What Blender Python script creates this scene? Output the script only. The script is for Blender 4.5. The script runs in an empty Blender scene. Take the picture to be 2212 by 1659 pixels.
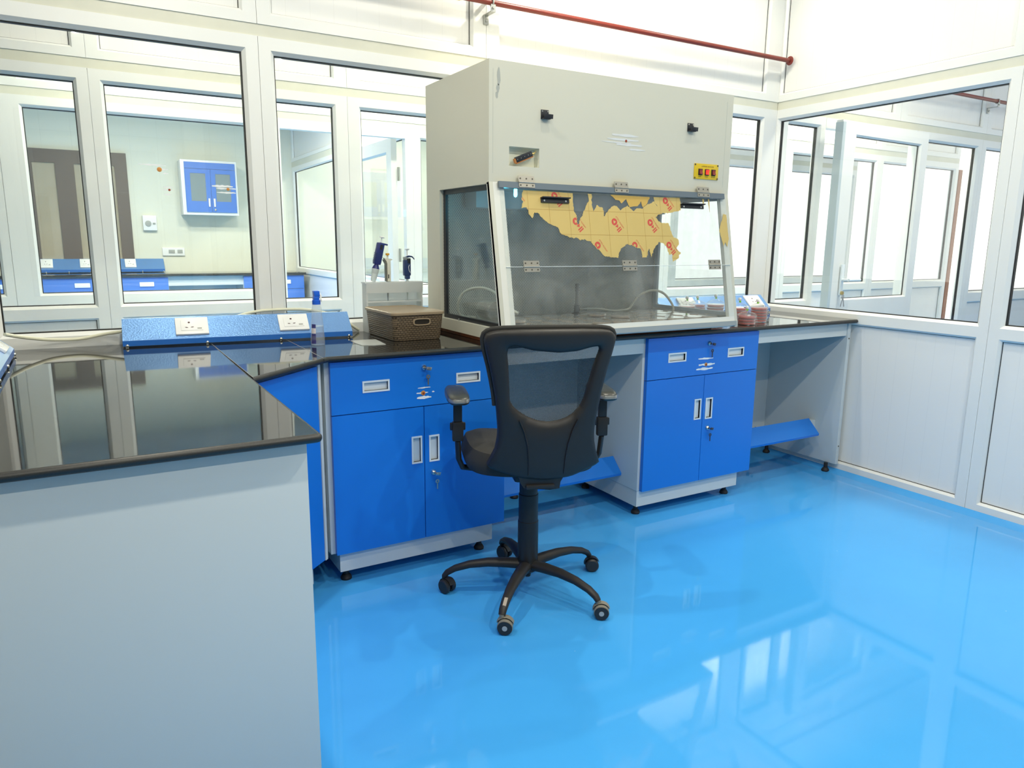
import bpy, bmesh, math, random
from mathutils import Vector, Matrix
random.seed(7)
scene = bpy.context.scene
COL = scene.collection
PI = math.pi

# ------------------------------------------------------------------ materials
def nodes_of(name):
    m = bpy.data.materials.new(name); m.use_nodes = True
    nt = m.node_tree; nt.nodes.clear()
    out = nt.nodes.new('ShaderNodeOutputMaterial')
    return m, nt, out
def N(nt, typ, **kw):
    n = nt.nodes.new(typ)
    for k, v in kw.items():
        if k.startswith('in_'):
            key = k[3:].replace('_', ' ')
            n.inputs[key].default_value = v
        else: setattr(n, k, v)
    return n
def L(nt, a, b): nt.links.new(a, b)
def rgba(c): return (c[0], c[1], c[2], 1.0)
def pbr(name, col, rough=.4, metal=0., spec=.5, coat=0., coat_r=.05, ior=1.5, emit=None, es=1., var=0., var_scale=4., bump=0., bump_scale=200.):
    m, nt, out = nodes_of(name)
    b = N(nt, 'ShaderNodeBsdfPrincipled')
    b.inputs['Base Color'].default_value = rgba(col)
    b.inputs['Roughness'].default_value = rough
    b.inputs['Metallic'].default_value = metal
    b.inputs['IOR'].default_value = ior
    b.inputs['Specular IOR Level'].default_value = spec
    b.inputs['Coat Weight'].default_value = coat
    b.inputs['Coat Roughness'].default_value = coat_r
    if emit:
        b.inputs['Emission Color'].default_value = rgba(emit); b.inputs['Emission Strength'].default_value = es
    tc = None
    if var or bump: tc = N(nt, 'ShaderNodeTexCoord')
    if var:
        no = N(nt, 'ShaderNodeTexNoise', in_Scale=var_scale, in_Detail=5.)
        L(nt, tc.outputs['Object'], no.inputs['Vector'])
        mx = N(nt, 'ShaderNodeMix', data_type='RGBA')
        mx.inputs[6].default_value = rgba([c * (1 - var) for c in col]); mx.inputs[7].default_value = rgba([min(1, c * (1 + var)) for c in col])
        L(nt, no.outputs['Fac'], mx.inputs[0]); L(nt, mx.outputs[2], b.inputs['Base Color'])
    if bump:
        no = N(nt, 'ShaderNodeTexNoise', in_Scale=bump_scale, in_Detail=3.)
        L(nt, tc.outputs['Object'], no.inputs['Vector'])
        bp = N(nt, 'ShaderNodeBump', in_Strength=bump, in_Distance=.002)
        L(nt, no.outputs['Fac'], bp.inputs['Height']); L(nt, bp.outputs[0], b.inputs['Normal'])
    L(nt, b.outputs[0], out.inputs[0])
    return m
def glassy(name, tint=(1, 1, 1), haze=0., haze_col=(.9, .9, .9), ior=1.45, rough=0., smudge=0., refl=1.0):
    m, nt, out = nodes_of(name)
    t = N(nt, 'ShaderNodeBsdfTransparent'); t.inputs[0].default_value = rgba(tint)
    g = N(nt, 'ShaderNodeBsdfGlossy', in_Roughness=rough); g.inputs[0].default_value = (1, 1, 1, 1)
    fr = N(nt, 'ShaderNodeFresnel')
    ge = N(nt, 'ShaderNodeNewGeometry'); mi_ = N(nt, 'ShaderNodeMapRange'); mi_.inputs[3].default_value = ior; mi_.inputs[4].default_value = 1 / ior
    L(nt, ge.outputs['Backfacing'], mi_.inputs[0]); L(nt, mi_.outputs[0], fr.inputs['IOR'])
    mx = N(nt, 'ShaderNodeMixShader')
    mu = N(nt, 'ShaderNodeMath', operation='MULTIPLY'); mu.inputs[1].default_value = refl
    L(nt, fr.outputs[0], mu.inputs[0]); L(nt, mu.outputs[0], mx.inputs[0])
    L(nt, t.outputs[0], mx.inputs[1]); L(nt, g.outputs[0], mx.inputs[2])
    res = mx.outputs[0]
    if haze or smudge:
        d = N(nt, 'ShaderNodeBsdfDiffuse'); d.inputs[0].default_value = rgba(haze_col)
        tr = N(nt, 'ShaderNodeBsdfTranslucent'); tr.inputs[0].default_value = rgba(haze_col)
        ad = N(nt, 'ShaderNodeMixShader', in_Fac=.5); L(nt, d.outputs[0], ad.inputs[1]); L(nt, tr.outputs[0], ad.inputs[2])
        m2 = N(nt, 'ShaderNodeMixShader', in_Fac=haze)
        if smudge:
            tc = N(nt, 'ShaderNodeTexCoord'); no = N(nt, 'ShaderNodeTexNoise', in_Scale=3.5, in_Detail=8., in_Roughness=.7)
            L(nt, tc.outputs['Object'], no.inputs['Vector'])
            mr = N(nt, 'ShaderNodeMapRange'); mr.inputs[1].default_value = .4; mr.inputs[2].default_value = .75
            mr.inputs[3].default_value = haze; mr.inputs[4].default_value = haze + smudge
            L(nt, no.outputs['Fac'], mr.inputs[0]); L(nt, mr.outputs[0], m2.inputs[0])
        L(nt, res, m2.inputs[1]); L(nt, ad.outputs[0], m2.inputs[2]); res = m2.outputs[0]
    L(nt, res, out.inputs[0])
    return m
def lined(name, col, line, axis, pitch, width=.03, rough=.35, offset=0., spec=.5):
    """plain sheet with narrow straight joints every `pitch` metres along one axis"""
    m, nt, out = nodes_of(name)
    b = N(nt, 'ShaderNodeBsdfPrincipled', in_Roughness=rough); b.inputs['Specular IOR Level'].default_value = spec
    tc = N(nt, 'ShaderNodeTexCoord'); sp = N(nt, 'ShaderNodeSeparateXYZ'); L(nt, tc.outputs['Object'], sp.inputs[0])
    a = N(nt, 'ShaderNodeMath', operation='MULTIPLY_ADD'); a.inputs[1].default_value = 1 / pitch; a.inputs[2].default_value = 100 + offset
    L(nt, sp.outputs['XYZ'.index(axis)], a.inputs[0])
    f = N(nt, 'ShaderNodeMath', operation='FRACT'); L(nt, a.outputs[0], f.inputs[0])
    lt = N(nt, 'ShaderNodeMath', operation='LESS_THAN'); lt.inputs[1].default_value = width; L(nt, f.outputs[0], lt.inputs[0])
    mx = N(nt, 'ShaderNodeMix', data_type='RGBA'); mx.inputs[6].default_value = rgba(col); mx.inputs[7].default_value = rgba(line)
    L(nt, lt.outputs[0], mx.inputs[0]); L(nt, mx.outputs[2], b.inputs['Base Color']); L(nt, b.outputs[0], out.inputs[0])
    return m
def granite(name):
    m, nt, out = nodes_of(name)
    b = N(nt, 'ShaderNodeBsdfPrincipled', in_Roughness=.045, in_IOR=1.75)
    tc = N(nt, 'ShaderNodeTexCoord'); no = N(nt, 'ShaderNodeTexNoise', in_Scale=420., in_Detail=2.)
    L(nt, tc.outputs['Object'], no.inputs['Vector'])
    cr = N(nt, 'ShaderNodeValToRGB'); cr.color_ramp.elements[0].position = .45; cr.color_ramp.elements[0].color = (.006, .006, .006, 1)
    cr.color_ramp.elements[1].position = .8; cr.color_ramp.elements[1].color = (.05, .05, .045, 1)
    L(nt, no.outputs['Fac'], cr.inputs[0]); L(nt, cr.outputs[0], b.inputs['Base Color']); L(nt, b.outputs[0], out.inputs[0])
    return m
def floor_mat(name):
    m, nt, out = nodes_of(name)
    b = N(nt, 'ShaderNodeBsdfPrincipled', in_Roughness=.05, in_IOR=1.5)
    tc = N(nt, 'ShaderNodeTexCoord')
    no = N(nt, 'ShaderNodeTexNoise', in_Scale=2.2, in_Detail=9., in_Roughness=.65); L(nt, tc.outputs['Object'], no.inputs['Vector'])
    mx = N(nt, 'ShaderNodeMix', data_type='RGBA'); mx.inputs[6].default_value = (.052, .35, .80, 1); mx.inputs[7].default_value = (.070, .40, .87, 1)
    L(nt, no.outputs['Fac'], mx.inputs[0])
    sp = N(nt, 'ShaderNodeTexVoronoi', in_Scale=9.); L(nt, tc.outputs['Object'], sp.inputs['Vector'])
    lt = N(nt, 'ShaderNodeMath', operation='LESS_THAN'); lt.inputs[1].default_value = .012; L(nt, sp.outputs['Distance'], lt.inputs[0])
    m2 = N(nt, 'ShaderNodeMix', data_type='RGBA'); m2.inputs[7].default_value = (.5, .7, .9, 1)
    L(nt, lt.outputs[0], m2.inputs[0]); L(nt, mx.outputs[2], m2.inputs[6]); L(nt, m2.outputs[2], b.inputs['Base Color'])
    L(nt, b.outputs[0], out.inputs[0])
    return m
def lattice(name, wire, hole, px, pz, width, rough=.4, metal=0., see_through=False, axes='XZ'):
    """diamond lattice: two families of slanted lines"""
    m, nt, out = nodes_of(name)
    tc = N(nt, 'ShaderNodeTexCoord'); sp = N(nt, 'ShaderNodeSeparateXYZ'); L(nt, tc.outputs['Object'], sp.inputs[0])
    u = N(nt, 'ShaderNodeMath', operation='MULTIPLY'); u.inputs[1].default_value = 1 / px; L(nt, sp.outputs['XYZ'.index(axes[0])], u.inputs[0])
    v = N(nt, 'ShaderNodeMath', operation='MULTIPLY'); v.inputs[1].default_value = 1 / pz; L(nt, sp.outputs['XYZ'.index(axes[1])], v.inputs[0])
    lines = []
    for op in ('ADD', 'SUBTRACT'):
        a = N(nt, 'ShaderNodeMath', operation=op); L(nt, u.outputs[0], a.inputs[0]); L(nt, v.outputs[0], a.inputs[1])
        a2 = N(nt, 'ShaderNodeMath', operation='ADD'); a2.inputs[1].default_value = 1000; L(nt, a.outputs[0], a2.inputs[0])
        f = N(nt, 'ShaderNodeMath', operation='FRACT'); L(nt, a2.outputs[0], f.inputs[0])
        c = N(nt, 'ShaderNodeMath', operation='LESS_THAN'); c.inputs[1].default_value = width; L(nt, f.outputs[0], c.inputs[0]); lines.append(c)
    mxm = N(nt, 'ShaderNodeMath', operation='MAXIMUM'); L(nt, lines[0].outputs[0], mxm.inputs[0]); L(nt, lines[1].outputs[0], mxm.inputs[1])
    b = N(nt, 'ShaderNodeBsdfPrincipled', in_Roughness=rough, in_Metallic=metal); b.inputs['Base Color'].default_value = rgba(wire)
    if see_through: h = N(nt, 'ShaderNodeBsdfTransparent')
    else:
        h = N(nt, 'ShaderNodeBsdfPrincipled', in_Roughness=.6); h.inputs['Base Color'].default_value = rgba(hole)
    mx = N(nt, 'ShaderNodeMixShader'); L(nt, mxm.outputs[0], mx.inputs[0]); L(nt, h.outputs[0], mx.inputs[1]); L(nt, b.outputs[0], mx.inputs[2])
    L(nt, mx.outputs[0], out.inputs[0])
    return m
def woven(name, col, dark):
    m, nt, out = nodes_of(name)
    b = N(nt, 'ShaderNodeBsdfPrincipled', in_Roughness=.45)
    tc = N(nt, 'ShaderNodeTexCoord'); sp = N(nt, 'ShaderNodeSeparateXYZ'); L(nt, tc.outputs['Object'], sp.inputs[0])
    s = N(nt, 'ShaderNodeMath', operation='ADD'); L(nt, sp.outputs[0], s.inputs[0]); L(nt, sp.outputs[1], s.inputs[1])
    cb = N(nt, 'ShaderNodeCombineXYZ'); L(nt, s.outputs[0], cb.inputs[0]); L(nt, sp.outputs[2], cb.inputs[1])
    br = N(nt, 'ShaderNodeTexBrick', in_Scale=1.); br.inputs['Brick Width'].default_value = .0155; br.inputs['Row Height'].default_value = .0085
    br.inputs['Mortar Size'].default_value = .0016; br.inputs['Mortar Smooth'].default_value = .6
    br.inputs['Color1'].default_value = rgba(col); br.inputs['Color2'].default_value = rgba([c * .85 for c in col]); br.inputs['Mortar'].default_value = rgba(dark)
    L(nt, cb.outputs[0], br.inputs['Vector']); L(nt, br.outputs['Color'], b.inputs['Base Color'])
    bu = N(nt, 'ShaderNodeBump', in_Strength=.8, in_Distance=.003, invert=True); L(nt, br.outputs['Fac'], bu.inputs['Height']); L(nt, bu.outputs[0], b.inputs['Normal'])
    L(nt, b.outputs[0], out.inputs[0])
    return m

def milky(name, col):
    m, nt, out = nodes_of(name)
    d = N(nt, 'ShaderNodeBsdfDiffuse'); d.inputs[0].default_value = rgba(col); t = N(nt, 'ShaderNodeBsdfTranslucent'); t.inputs[0].default_value = rgba(col)
    a = N(nt, 'ShaderNodeMixShader', in_Fac=.5); L(nt, d.outputs[0], a.inputs[1]); L(nt, t.outputs[0], a.inputs[2])
    g = N(nt, 'ShaderNodeBsdfGlossy', in_Roughness=.15); b = N(nt, 'ShaderNodeMixShader', in_Fac=.06); L(nt, a.outputs[0], b.inputs[1]); L(nt, g.outputs[0], b.inputs[2])
    L(nt, b.outputs[0], out.inputs[0]); return m
M = {}
M['pvc'] = pbr('white_upvc', (.80, .81, .79), .3)
M['panel_x'] = lined('white_panel_boards', (.82, .82, .80), (.775, .775, .76), 'X', .1, .025, .3)
M['panel_y'] = lined('white_panel_boards_side', (.82, .82, .80), (.775, .775, .76), 'Y', .1, .025, .3)
M['joint'] = pbr('cream_joint_strip', (.66, .66, .56), .5, var=.08, var_scale=9)
M['gasket'] = pbr('black_gasket', (.008, .008, .008), .5)
M['glass'] = glassy('clear_window_glass', (.975, .985, .98), ior=1.35)
M['cream'] = lined('cream_wall_boards', (.72, .72, .62), (.62, .62, .53), 'X', .3, .008, .6)
M['plaster'] = pbr('cream_plaster', (.74, .74, .66), .7)
M['ceiling'] = pbr('white_ceiling', (.60, .60, .58), .8)
M['farwall'] = pbr('grey_painted_wall', (.36, .36, .34), .7)
M['floor'] = floor_mat('blue_epoxy_floor')
M['cove'] = pbr('blue_epoxy_cove', (.060, .37, .83), .08)
M['granite'] = granite('black_granite')
M['graniteedge'] = pbr('honed_granite_edge', (.018, .018, .017), .42, var=.6, var_scale=300)
M['seam'] = pbr('grey_seam_filler', (.30, .30, .28), .5)
M['blue'] = pbr('blue_powder_coat', (.007, .185, .70), .33, var=.03, var_scale=3)
M['grey'] = pbr('pale_grey_powder_coat', (.62, .665, .67), .4)
M['greyedge'] = pbr('pale_grey_edge', (.50, .58, .61), .4)
M['white'] = pbr('white_plastic', (.83, .84, .84), .25)
M['handle'] = pbr('pale_aluminium_pull', (.74, .80, .84), .3)
M['steel'] = pbr('polished_nickel', (.72, .70, .64), .22, metal=1.)
M['key'] = pbr('worn_steel_key', (.5, .5, .5), .35, metal=1.)
M['keyblack'] = pbr('black_key_grip', (.03, .035, .06), .4)
M['rubber'] = pbr('black_rubber', (.012, .012, .014), .6)
M['hammer'] = pbr('hammered_blue_enamel', (.24, .47, .90), .30, metal=.75, coat=1., coat_r=.10, bump=.7, bump_scale=150.)
M['stripblue'] = pbr('blue_enamel_lip', (.02, .14, .52), .25)
M['slot'] = pbr('dark_socket_slot', (.06, .015, .02), .5)
M['lampgrey'] = pbr('grey_indicator', (.36, .37, .35), .4)
M['hood'] = pbr('cream_grey_enamel', (.635, .615, .51), .38, var=.025, var_scale=2.2)
M['hoodwhite'] = pbr('off_white_enamel', (.76, .75, .68), .35, var=.02)
M['alu'] = pbr('slate_grey_aluminium', (.13, .165, .195), .4)
M['alulight'] = pbr('light_grey_aluminium', (.28, .32, .34), .4)
M['hinge'] = pbr('nickel_hinge', (.43, .40, .34), .38, metal=.6)
M['screw'] = pbr('dark_screw', (.10, .09, .07), .4, metal=.6)
M['blackp'] = pbr('black_plastic', (.016, .018, .024), .35)
M['acrylic'] = glassy('clear_scratched_acrylic', (.97, .98, .98), haze=.02, smudge=.13, haze_col=(.95, .96, .94), ior=1.3)
M['acryedge'] = pbr('bright_acrylic_edge', (.80, .84, .84), .2)
M['sideglass'] = glassy('side_window_glass', (.95, .975, .975), haze=.02, ior=1.4)
M['film'] = pbr('tan_masking_film', (.62, .45, .15), .45, var=.05, var_scale=12)
M['filmdark'] = pbr('doubled_tan_film', (.60, .38, .085), .45)
M['filmline'] = pbr('film_grid_line', (.42, .24, .05), .5)
M['filmred'] = pbr('film_red_print', (.62, .075, .055), .45)
M['grille'] = lattice('expanded_metal_grille', (.55, .55, .50), (.05, .058, .06), .0095, .0140, .30, .35, .35)
M['worksurf'] = pbr('brushed_steel_deck', (.42, .40, .36), .3, metal=.6)
M['wood'] = pbr('red_brown_plywood_edge', (.33, .105, .04), .5, var=.3, var_scale=30)
M['yellow'] = pbr('yellow_control_plate', (.72, .49, .015), .4)
M['black'] = pbr('black_print', (.012, .01, .008), .5)
M['rockerdim'] = pbr('dull_red_rocker', (.26, .035, .03), .25)
M['rockerlit'] = pbr('lit_red_rocker', (.75, .05, .03), .25, emit=(1., .06, .03), es=.55)
M['copper'] = pbr('copper_strip', (.55, .22, .07), .4, metal=.6)
M['brass'] = pbr('brass_knob', (.60, .45, .17), .3, metal=.9)
M['recess'] = pbr('ivory_recess', (.78, .78, .66), .5)
M['uv'] = pbr('cyan_lamp_tube', (.3, .8, .9), .3, emit=(.15, .75, 1.), es=7.)
M['seamline'] = pbr('fine_seam', (.50, .51, .46), .5)
M['scuff'] = pbr('grey_scuff', (.40, .41, .37), .7)
M['chair'] = pbr('black_chair_plastic', (.024, .022, .021), .45, spec=.34, bump=.12, bump_scale=500.)
M['chairgloss'] = pbr('satin_black_armpad', (.035, .038, .036), .28)
M['chrome_end'] = pbr('grey_armpad_rim', (.30, .31, .30), .25, metal=.5)
M['fabric'] = pbr('dark_seat_fabric', (.030, .029, .026), .85, var=.3, var_scale=9)
M['mesh'] = lattice('black_net_fabric', (.018, .018, .020), (0, 0, 0), .0046, .0046, .30, .7, see_through=True)
M['caster'] = pbr('black_caster', (.02, .02, .021), .45)
M['castgrey'] = pbr('dusty_grey_caster', (.23, .215, .175), .6)
M['casthub'] = pbr('pale_caster_cap', (.40, .43, .44), .4)
M['worn'] = pbr('worn_metal_patch', (.45, .38, .30), .5)
M['basket'] = woven('woven_taupe_plastic', (.225, .165, .105), (.05, .036, .022))
M['lid'] = pbr('taupe_plastic_lid', (.33, .25, .16), .4)
M['dark_in'] = pbr('dark_basket_inside', (.02, .016, .012), .8)
M['bottle'] = glassy('clear_bottle_plastic', (.93, .95, .97), haze=.17, haze_col=(.9, .93, .98), ior=1.4)
M['trigger'] = pbr('royal_blue_plastic', (.012, .12, .70), .3)
M['purple'] = pbr('dark_violet_label', (.045, .04, .20), .4)
M['labelpink'] = pbr('pale_label', (.72, .66, .70), .4)
M['bag'] = glassy('thin_clear_film', (.985, .985, .985), haze=.035, haze_col=(.97, .95, .95), ior=1.25)
M['packet'] = glassy('frosted_plastic_packet', (.9, .92, .92), haze=.55, haze_col=(.8, .82, .8), ior=1.35)
M['acwhite'] = milky('milky_white_acrylic', (.86, .88, .88))
M['navy'] = pbr('navy_pipette_plastic', (.02, .028, .16), .28)
M['navy2'] = pbr('slate_navy_pipette_plastic', (.022, .045, .14), .3)
M['cone'] = pbr('pale_grey_pipette_barrel', (.60, .66, .66), .3)
M['ivory'] = pbr('ivory_pipette_plastic', (.72, .69, .58), .35)
M['olive'] = pbr('olive_grey_trim', (.14, .14, .11), .4)
M['orange'] = pbr('orange_plunger', (.75, .36, .02), .35)
M['petri'] = glassy('clear_petri_plastic', (.97, .97, .965), haze=.06, haze_col=(.9, .9, .88), ior=1.4)
M['agar'] = pbr('tan_agar', (.42, .31, .22), .25)
M['redagar'] = pbr('blood_agar', (.66, .10, .085), .25)
M['greentie'] = pbr('lime_twist_tie', (.22, .66, .03), .4)
M['whitetie'] = pbr('white_bag_knot', (.85, .87, .85), .4)
M['hose'] = pbr('cream_flexible_conduit', (.70, .69, .53), .4)
M['clearhose'] = pbr('milky_rubber_hose', (.48, .47, .40), .35)
M['burner'] = pbr('grey_burner_metal', (.16, .165, .17), .35, metal=.7)
M['redpipe'] = pbr('red_oxide_pipe', (.20, .028, .018), .35, var=.15, var_scale=20)
M['galv'] = pbr('galvanised_steel', (.45, .46, .44), .4, metal=.7)
M['residue'] = pbr('grey_white_tape_residue', (.70, .71, .70), .5)
M['smear'] = pbr('white_tape_residue', (.85, .88, .90), .6)
M['rust'] = pbr('orange_stain', (.62, .27, .06), .6)
M['rustred'] = pbr('brown_red_stain', (.30, .04, .01), .6)
M['brown'] = pbr('dark_brown_frame', (.115, .088, .075), .5)
M['frost'] = pbr('beige_blind', (.44, .37, .28), .8, var=.12, var_scale=3)
M['wallblue'] = pbr('cornflower_blue_coat', (.06, .19, .60), .4)
M['cabglass'] = pbr('dim_cabinet_glass', (.22, .27, .28), .15)
M['parapet'] = pbr('grey_cement', (.22, .24, .25), .8, var=.15, var_scale=6)
M['brownpost'] = pbr('red_brown_wood_post', (.30, .12, .06), .5)

# ------------------------------------------------------------------ mesh builder
class MB:
    def __init__(s): s.bm = bmesh.new(); s.mi = 0
    def _face(s, vs, smooth=False):
        try: f = s.bm.faces.new(vs)
        except ValueError: return None
        f.material_index = s.mi; f.smooth = smooth; return f
    def v(s, p): return s.bm.verts.new(p)
    def poly(s, pts): return s._face([s.v(p) for p in pts])
    def box(s, x0, x1, y0, y1, z0, z1, bevel=0.):
        return s.obox(((x0 + x1) / 2, (y0 + y1) / 2, (z0 + z1) / 2), ((x1 - x0) / 2, 0, 0), (0, (y1 - y0) / 2, 0), (0, 0, (z1 - z0) / 2), bevel)
    def obox(s, c, ax, ay, az, bevel=0.):
        c, ax, ay, az = Vector(c), Vector(ax), Vector(ay), Vector(az)
        vs = [s.v(c + ax * i + ay * j + az * k) for i in (-1, 1) for j in (-1, 1) for k in (-1, 1)]
        q = [(0, 1, 3, 2), (4, 6, 7, 5), (0, 4, 5, 1), (2, 3, 7, 6), (0, 2, 6, 4), (1, 5, 7, 3)]
        fs = [s._face([vs[i] for i in f]) for f in q]
        bmesh.ops.recalc_face_normals(s.bm, faces=fs)
        if bevel:
            es = list({e for f in fs for e in f.edges})
            r = bmesh.ops.bevel(s.bm, geom=es, offset=bevel, segments=2, profile=.6, affect='EDGES')
            for f in r['faces']: f.material_index = s.mi
        return vs
    def loops(s, rings, close=True, cap0=True, cap1=True, smooth=True):
        vr = [[s.v(p) for p in r] for r in rings]; n = len(vr[0]); fs = []
        for a, b in zip(vr, vr[1:]):
            for i in range(n if close else n - 1):
                j = (i + 1) % n
                fs.append(s._face([a[i], a[j], b[j], b[i]], smooth))
        if cap0: fs.append(s._face(list(reversed(vr[0]))))
        if cap1: fs.append(s._face(vr[-1]))
        fs = [f for f in fs if f]
        bmesh.ops.recalc_face_normals(s.bm, faces=fs)
        return fs
    def cyl(s, p0, p1, r0, r1=None, seg=20, cap=True):
        r1 = r0 if r1 is None else r1
        return s.tube([p0, p1], [r0, r1], seg, cap)
    def tube(s, pts, r, seg=12, cap=True, flat=1.0, upv=None):
        pts = [Vector(p) for p in pts]; rs = r if isinstance(r, (list, tuple)) else [r] * len(pts)
        t0 = (pts[1] - pts[0]).normalized()
        ref = Vector(upv) if upv else (Vector((0, 0, 1)) if abs(t0.z) < .9 else Vector((1, 0, 0)))
        a = t0.cross(ref).normalized(); rings = []
        for i, p in enumerate(pts):
            t = (pts[min(i + 1, len(pts) - 1)] - pts[max(i - 1, 0)]).normalized()
            a = (a - t * a.dot(t)).normalized(); b = t.cross(a)
            rings.append([p + (a * math.cos(2 * PI * k / seg) + b * math.sin(2 * PI * k / seg) * flat) * rs[i] for k in range(seg)])
        return s.loops(rings, True, cap, cap)
    def lathe(s, prof, c=(0, 0, 0), seg=28, axis=(0, 0, 1), cap=False):
        c = Vector(c); z = Vector(axis).normalized(); x = z.orthogonal().normalized(); y = z.cross(x)
        rings = [[c + z * h + (x * math.cos(2 * PI * k / seg) + y * math.sin(2 * PI * k / seg)) * max(r, 1e-5) for k in range(seg)] for r, h in prof]
        return s.loops(rings, True, cap, cap)
    def prism(s, pts, vec, smooth=False):
        vec = Vector(vec); return s.loops([[Vector(p) for p in pts], [Vector(p) + vec for p in pts]], True, True, True, smooth)
    def grid_plate(s, mapf, a0, a1, b0, b1, d0, d1, holes):
        """plate in the (a,b) plane between depths d0,d1 with rectangular through holes"""
        A = sorted({a0, a1, *[h[0] for h in holes], *[h[1] for h in holes]}); B = sorted({b0, b1, *[h[2] for h in holes], *[h[3] for h in holes]})
        inh = lambda a, b: any(h[0] < a < h[1] and h[2] < b < h[3] for h in holes)
        vv = {}
        def g(i, j, d):
            if (i, j, d) not in vv: vv[(i, j, d)] = s.v(mapf(A[i], B[j], (d0, d1)[d]))
            return vv[(i, j, d)]
        nA, nB = len(A) - 1, len(B) - 1; fs = []
        solid = lambda i, j: 0 <= i < nA and 0 <= j < nB and not inh((A[i] + A[i + 1]) / 2, (B[j] + B[j + 1]) / 2)
        for i in range(nA):
            for j in range(nB):
                if not solid(i, j): continue
                fs.append(s._face([g(i, j, 0), g(i + 1, j, 0), g(i + 1, j + 1, 0), g(i, j + 1, 0)])); fs.append(s._face([g(i, j + 1, 1), g(i + 1, j + 1, 1), g(i + 1, j, 1), g(i, j, 1)]))
                for (di, dj, p, q) in ((-1, 0, (i, j), (i, j + 1)), (1, 0, (i + 1, j), (i + 1, j + 1)), (0, -1, (i, j), (i + 1, j)), (0, 1, (i, j + 1), (i + 1, j + 1))):
                    if not solid(i + di, j + dj): fs.append(s._face([g(*p, 0), g(*q, 0), g(*q, 1), g(*p, 1)]))
        bmesh.ops.recalc_face_normals(s.bm, faces=[f for f in fs if f])
    def text(s, txt, size, mapf, align='CENTER'):
        cu = bpy.data.curves.new('t', 'FONT'); cu.body = txt; cu.size = size; cu.align_x = align; cu.align_y = 'CENTER'; cu.resolution_u = 2
        o = bpy.data.objects.new('t', cu); COL.objects.link(o)
        dg = bpy.context.evaluated_depsgraph_get(); dg.update()
        me = bpy.data.meshes.new_from_object(o.evaluated_get(dg))
        vs = [s.v(mapf(v.co.x, v.co.y)) for v in me.vertices]
        for p in me.polygons: s._face([vs[i] for i in p.vertices])
        bpy.data.objects.remove(o); bpy.data.curves.remove(cu); bpy.data.meshes.remove(me)
    def xform(s, mat):
        bmesh.ops.transform(s.bm, matrix=mat, verts=s.bm.verts)
    def build(s, name, mats, parent=None, local=False, sharp=35):
        if not isinstance(mats, (list, tuple)): mats = [mats]
        if parent is not None and not local:
            r = parent
            off = Vector((0, 0, 0))
            while r is not None: off += r.location; r = r.parent
            for v in s.bm.verts: v.co -= off
        me = bpy.data.meshes.new(name); s.bm.to_mesh(me); s.bm.free()
        for m in mats: me.materials.append(M[m] if isinstance(m, str) else m)
        me.set_sharp_from_angle(angle=math.radians(sharp))
        o = bpy.data.objects.new(name, me); COL.objects.link(o)
        if parent is not None: o.parent = parent
        return o

def tag(o, label=None, cat=None, group=None, kind=None):
    if label: o['label'] = label
    if cat: o['category'] = cat
    if group: o['group'] = group
    if kind: o['kind'] = kind
    return o
def thing(name, label, cat, loc=(0, 0, 0), rz=0., group=None):
    o = bpy.data.objects.new(name, None); o.empty_display_size = .05; COL.objects.link(o)
    o.location = loc; o.rotation_euler = (0, 0, rz)
    return tag(o, label, cat, group)
def struct(name, mb, mats, parent=None):
    o = mb.build(name, mats, parent)
    if parent is None: o['kind'] = 'structure'
    return o
def dup(root, loc, label=None, rot=None, name=None):
    def cp(o, par):
        c = o.copy(); COL.objects.link(c)
        if par is not None: c.parent = par
        for ch in [x for x in COL.objects if x.parent == o]: cp(ch, c)
        return c
    r = cp(root, None); r.location = loc
    if rot is not None: r.rotation_euler = rot
    if label: r['label'] = label
    return r

# ------------------------------------------------------------------ key planes (metres)
YA, XR, ZC = 3.205, 3.720, 2.95          # room faces of back and right partitions, ceiling
YB, YC, YD, XE = 4.222, 5.197, 10.15, 2.50
mapA = lambda y0: (lambda a, b, d: (a, y0 + d, b))
mapR = lambda x0: (lambda a, b, d: (x0 + d, a, b))
DEP, DG = .06, .03
def ring(mb, mf, o, i, ch=.014, dep=DEP):
    oa0, oa1, ob0, ob1 = o; oa0 += .0008; oa1 -= .0008; a0, a1, b0, b1 = i
    def lp(A0, A1, B0, B1, d): return [mf(A0, B0, d), mf(A1, B0, d), mf(A1, B1, d), mf(A0, B1, d)]
    rings = [lp(oa0, oa1, ob0, ob1, 0), lp(a0 - ch, a1 + ch, b0 - ch, b1 + ch, 0), lp(a0, a1, b0, b1, ch * 1.1), lp(a0, a1, b0, b1, dep - ch * 1.1), lp(a0 - ch, a1 + ch, b0 - ch, b1 + ch, dep), lp(oa0, oa1, ob0, ob1, dep), lp(oa0, oa1, ob0, ob1, 0)]
    mb.loops(rings, True, False, False, smooth=False)
def gasket(mb, mf, i, w=.0045):
    a0, a1, b0, b1 = i
    mb.grid_plate(mf, a0, a1, b0, b1, DG - .009, DG + .009, [(a0 + w, a1 - w, b0 + w, b1 - w)])
def pane_box(mb, mf, i, d0, d1, e=0.):
    a0, a1, b0, b1 = i
    mb.grid_plate(mf, a0 + e, a1 - e, b0 + e, b1 - e, d0, d1, [])
WN = [0]
def window(mf, o, i, ch=.014):
    WN[0] += 1; nm = f'window_{WN[0]}'
    f = MB(); ring(f, mf, o, i, ch); w = struct(nm, f, 'pvc')
    g = MB(); gasket(g, mf, i); g.build('gasket', 'gasket', w)
    p = MB(); pane_box(p, mf, i, DG - .0025, DG + .0025, .001); p.build('pane', 'glass', w)
    return w
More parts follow.
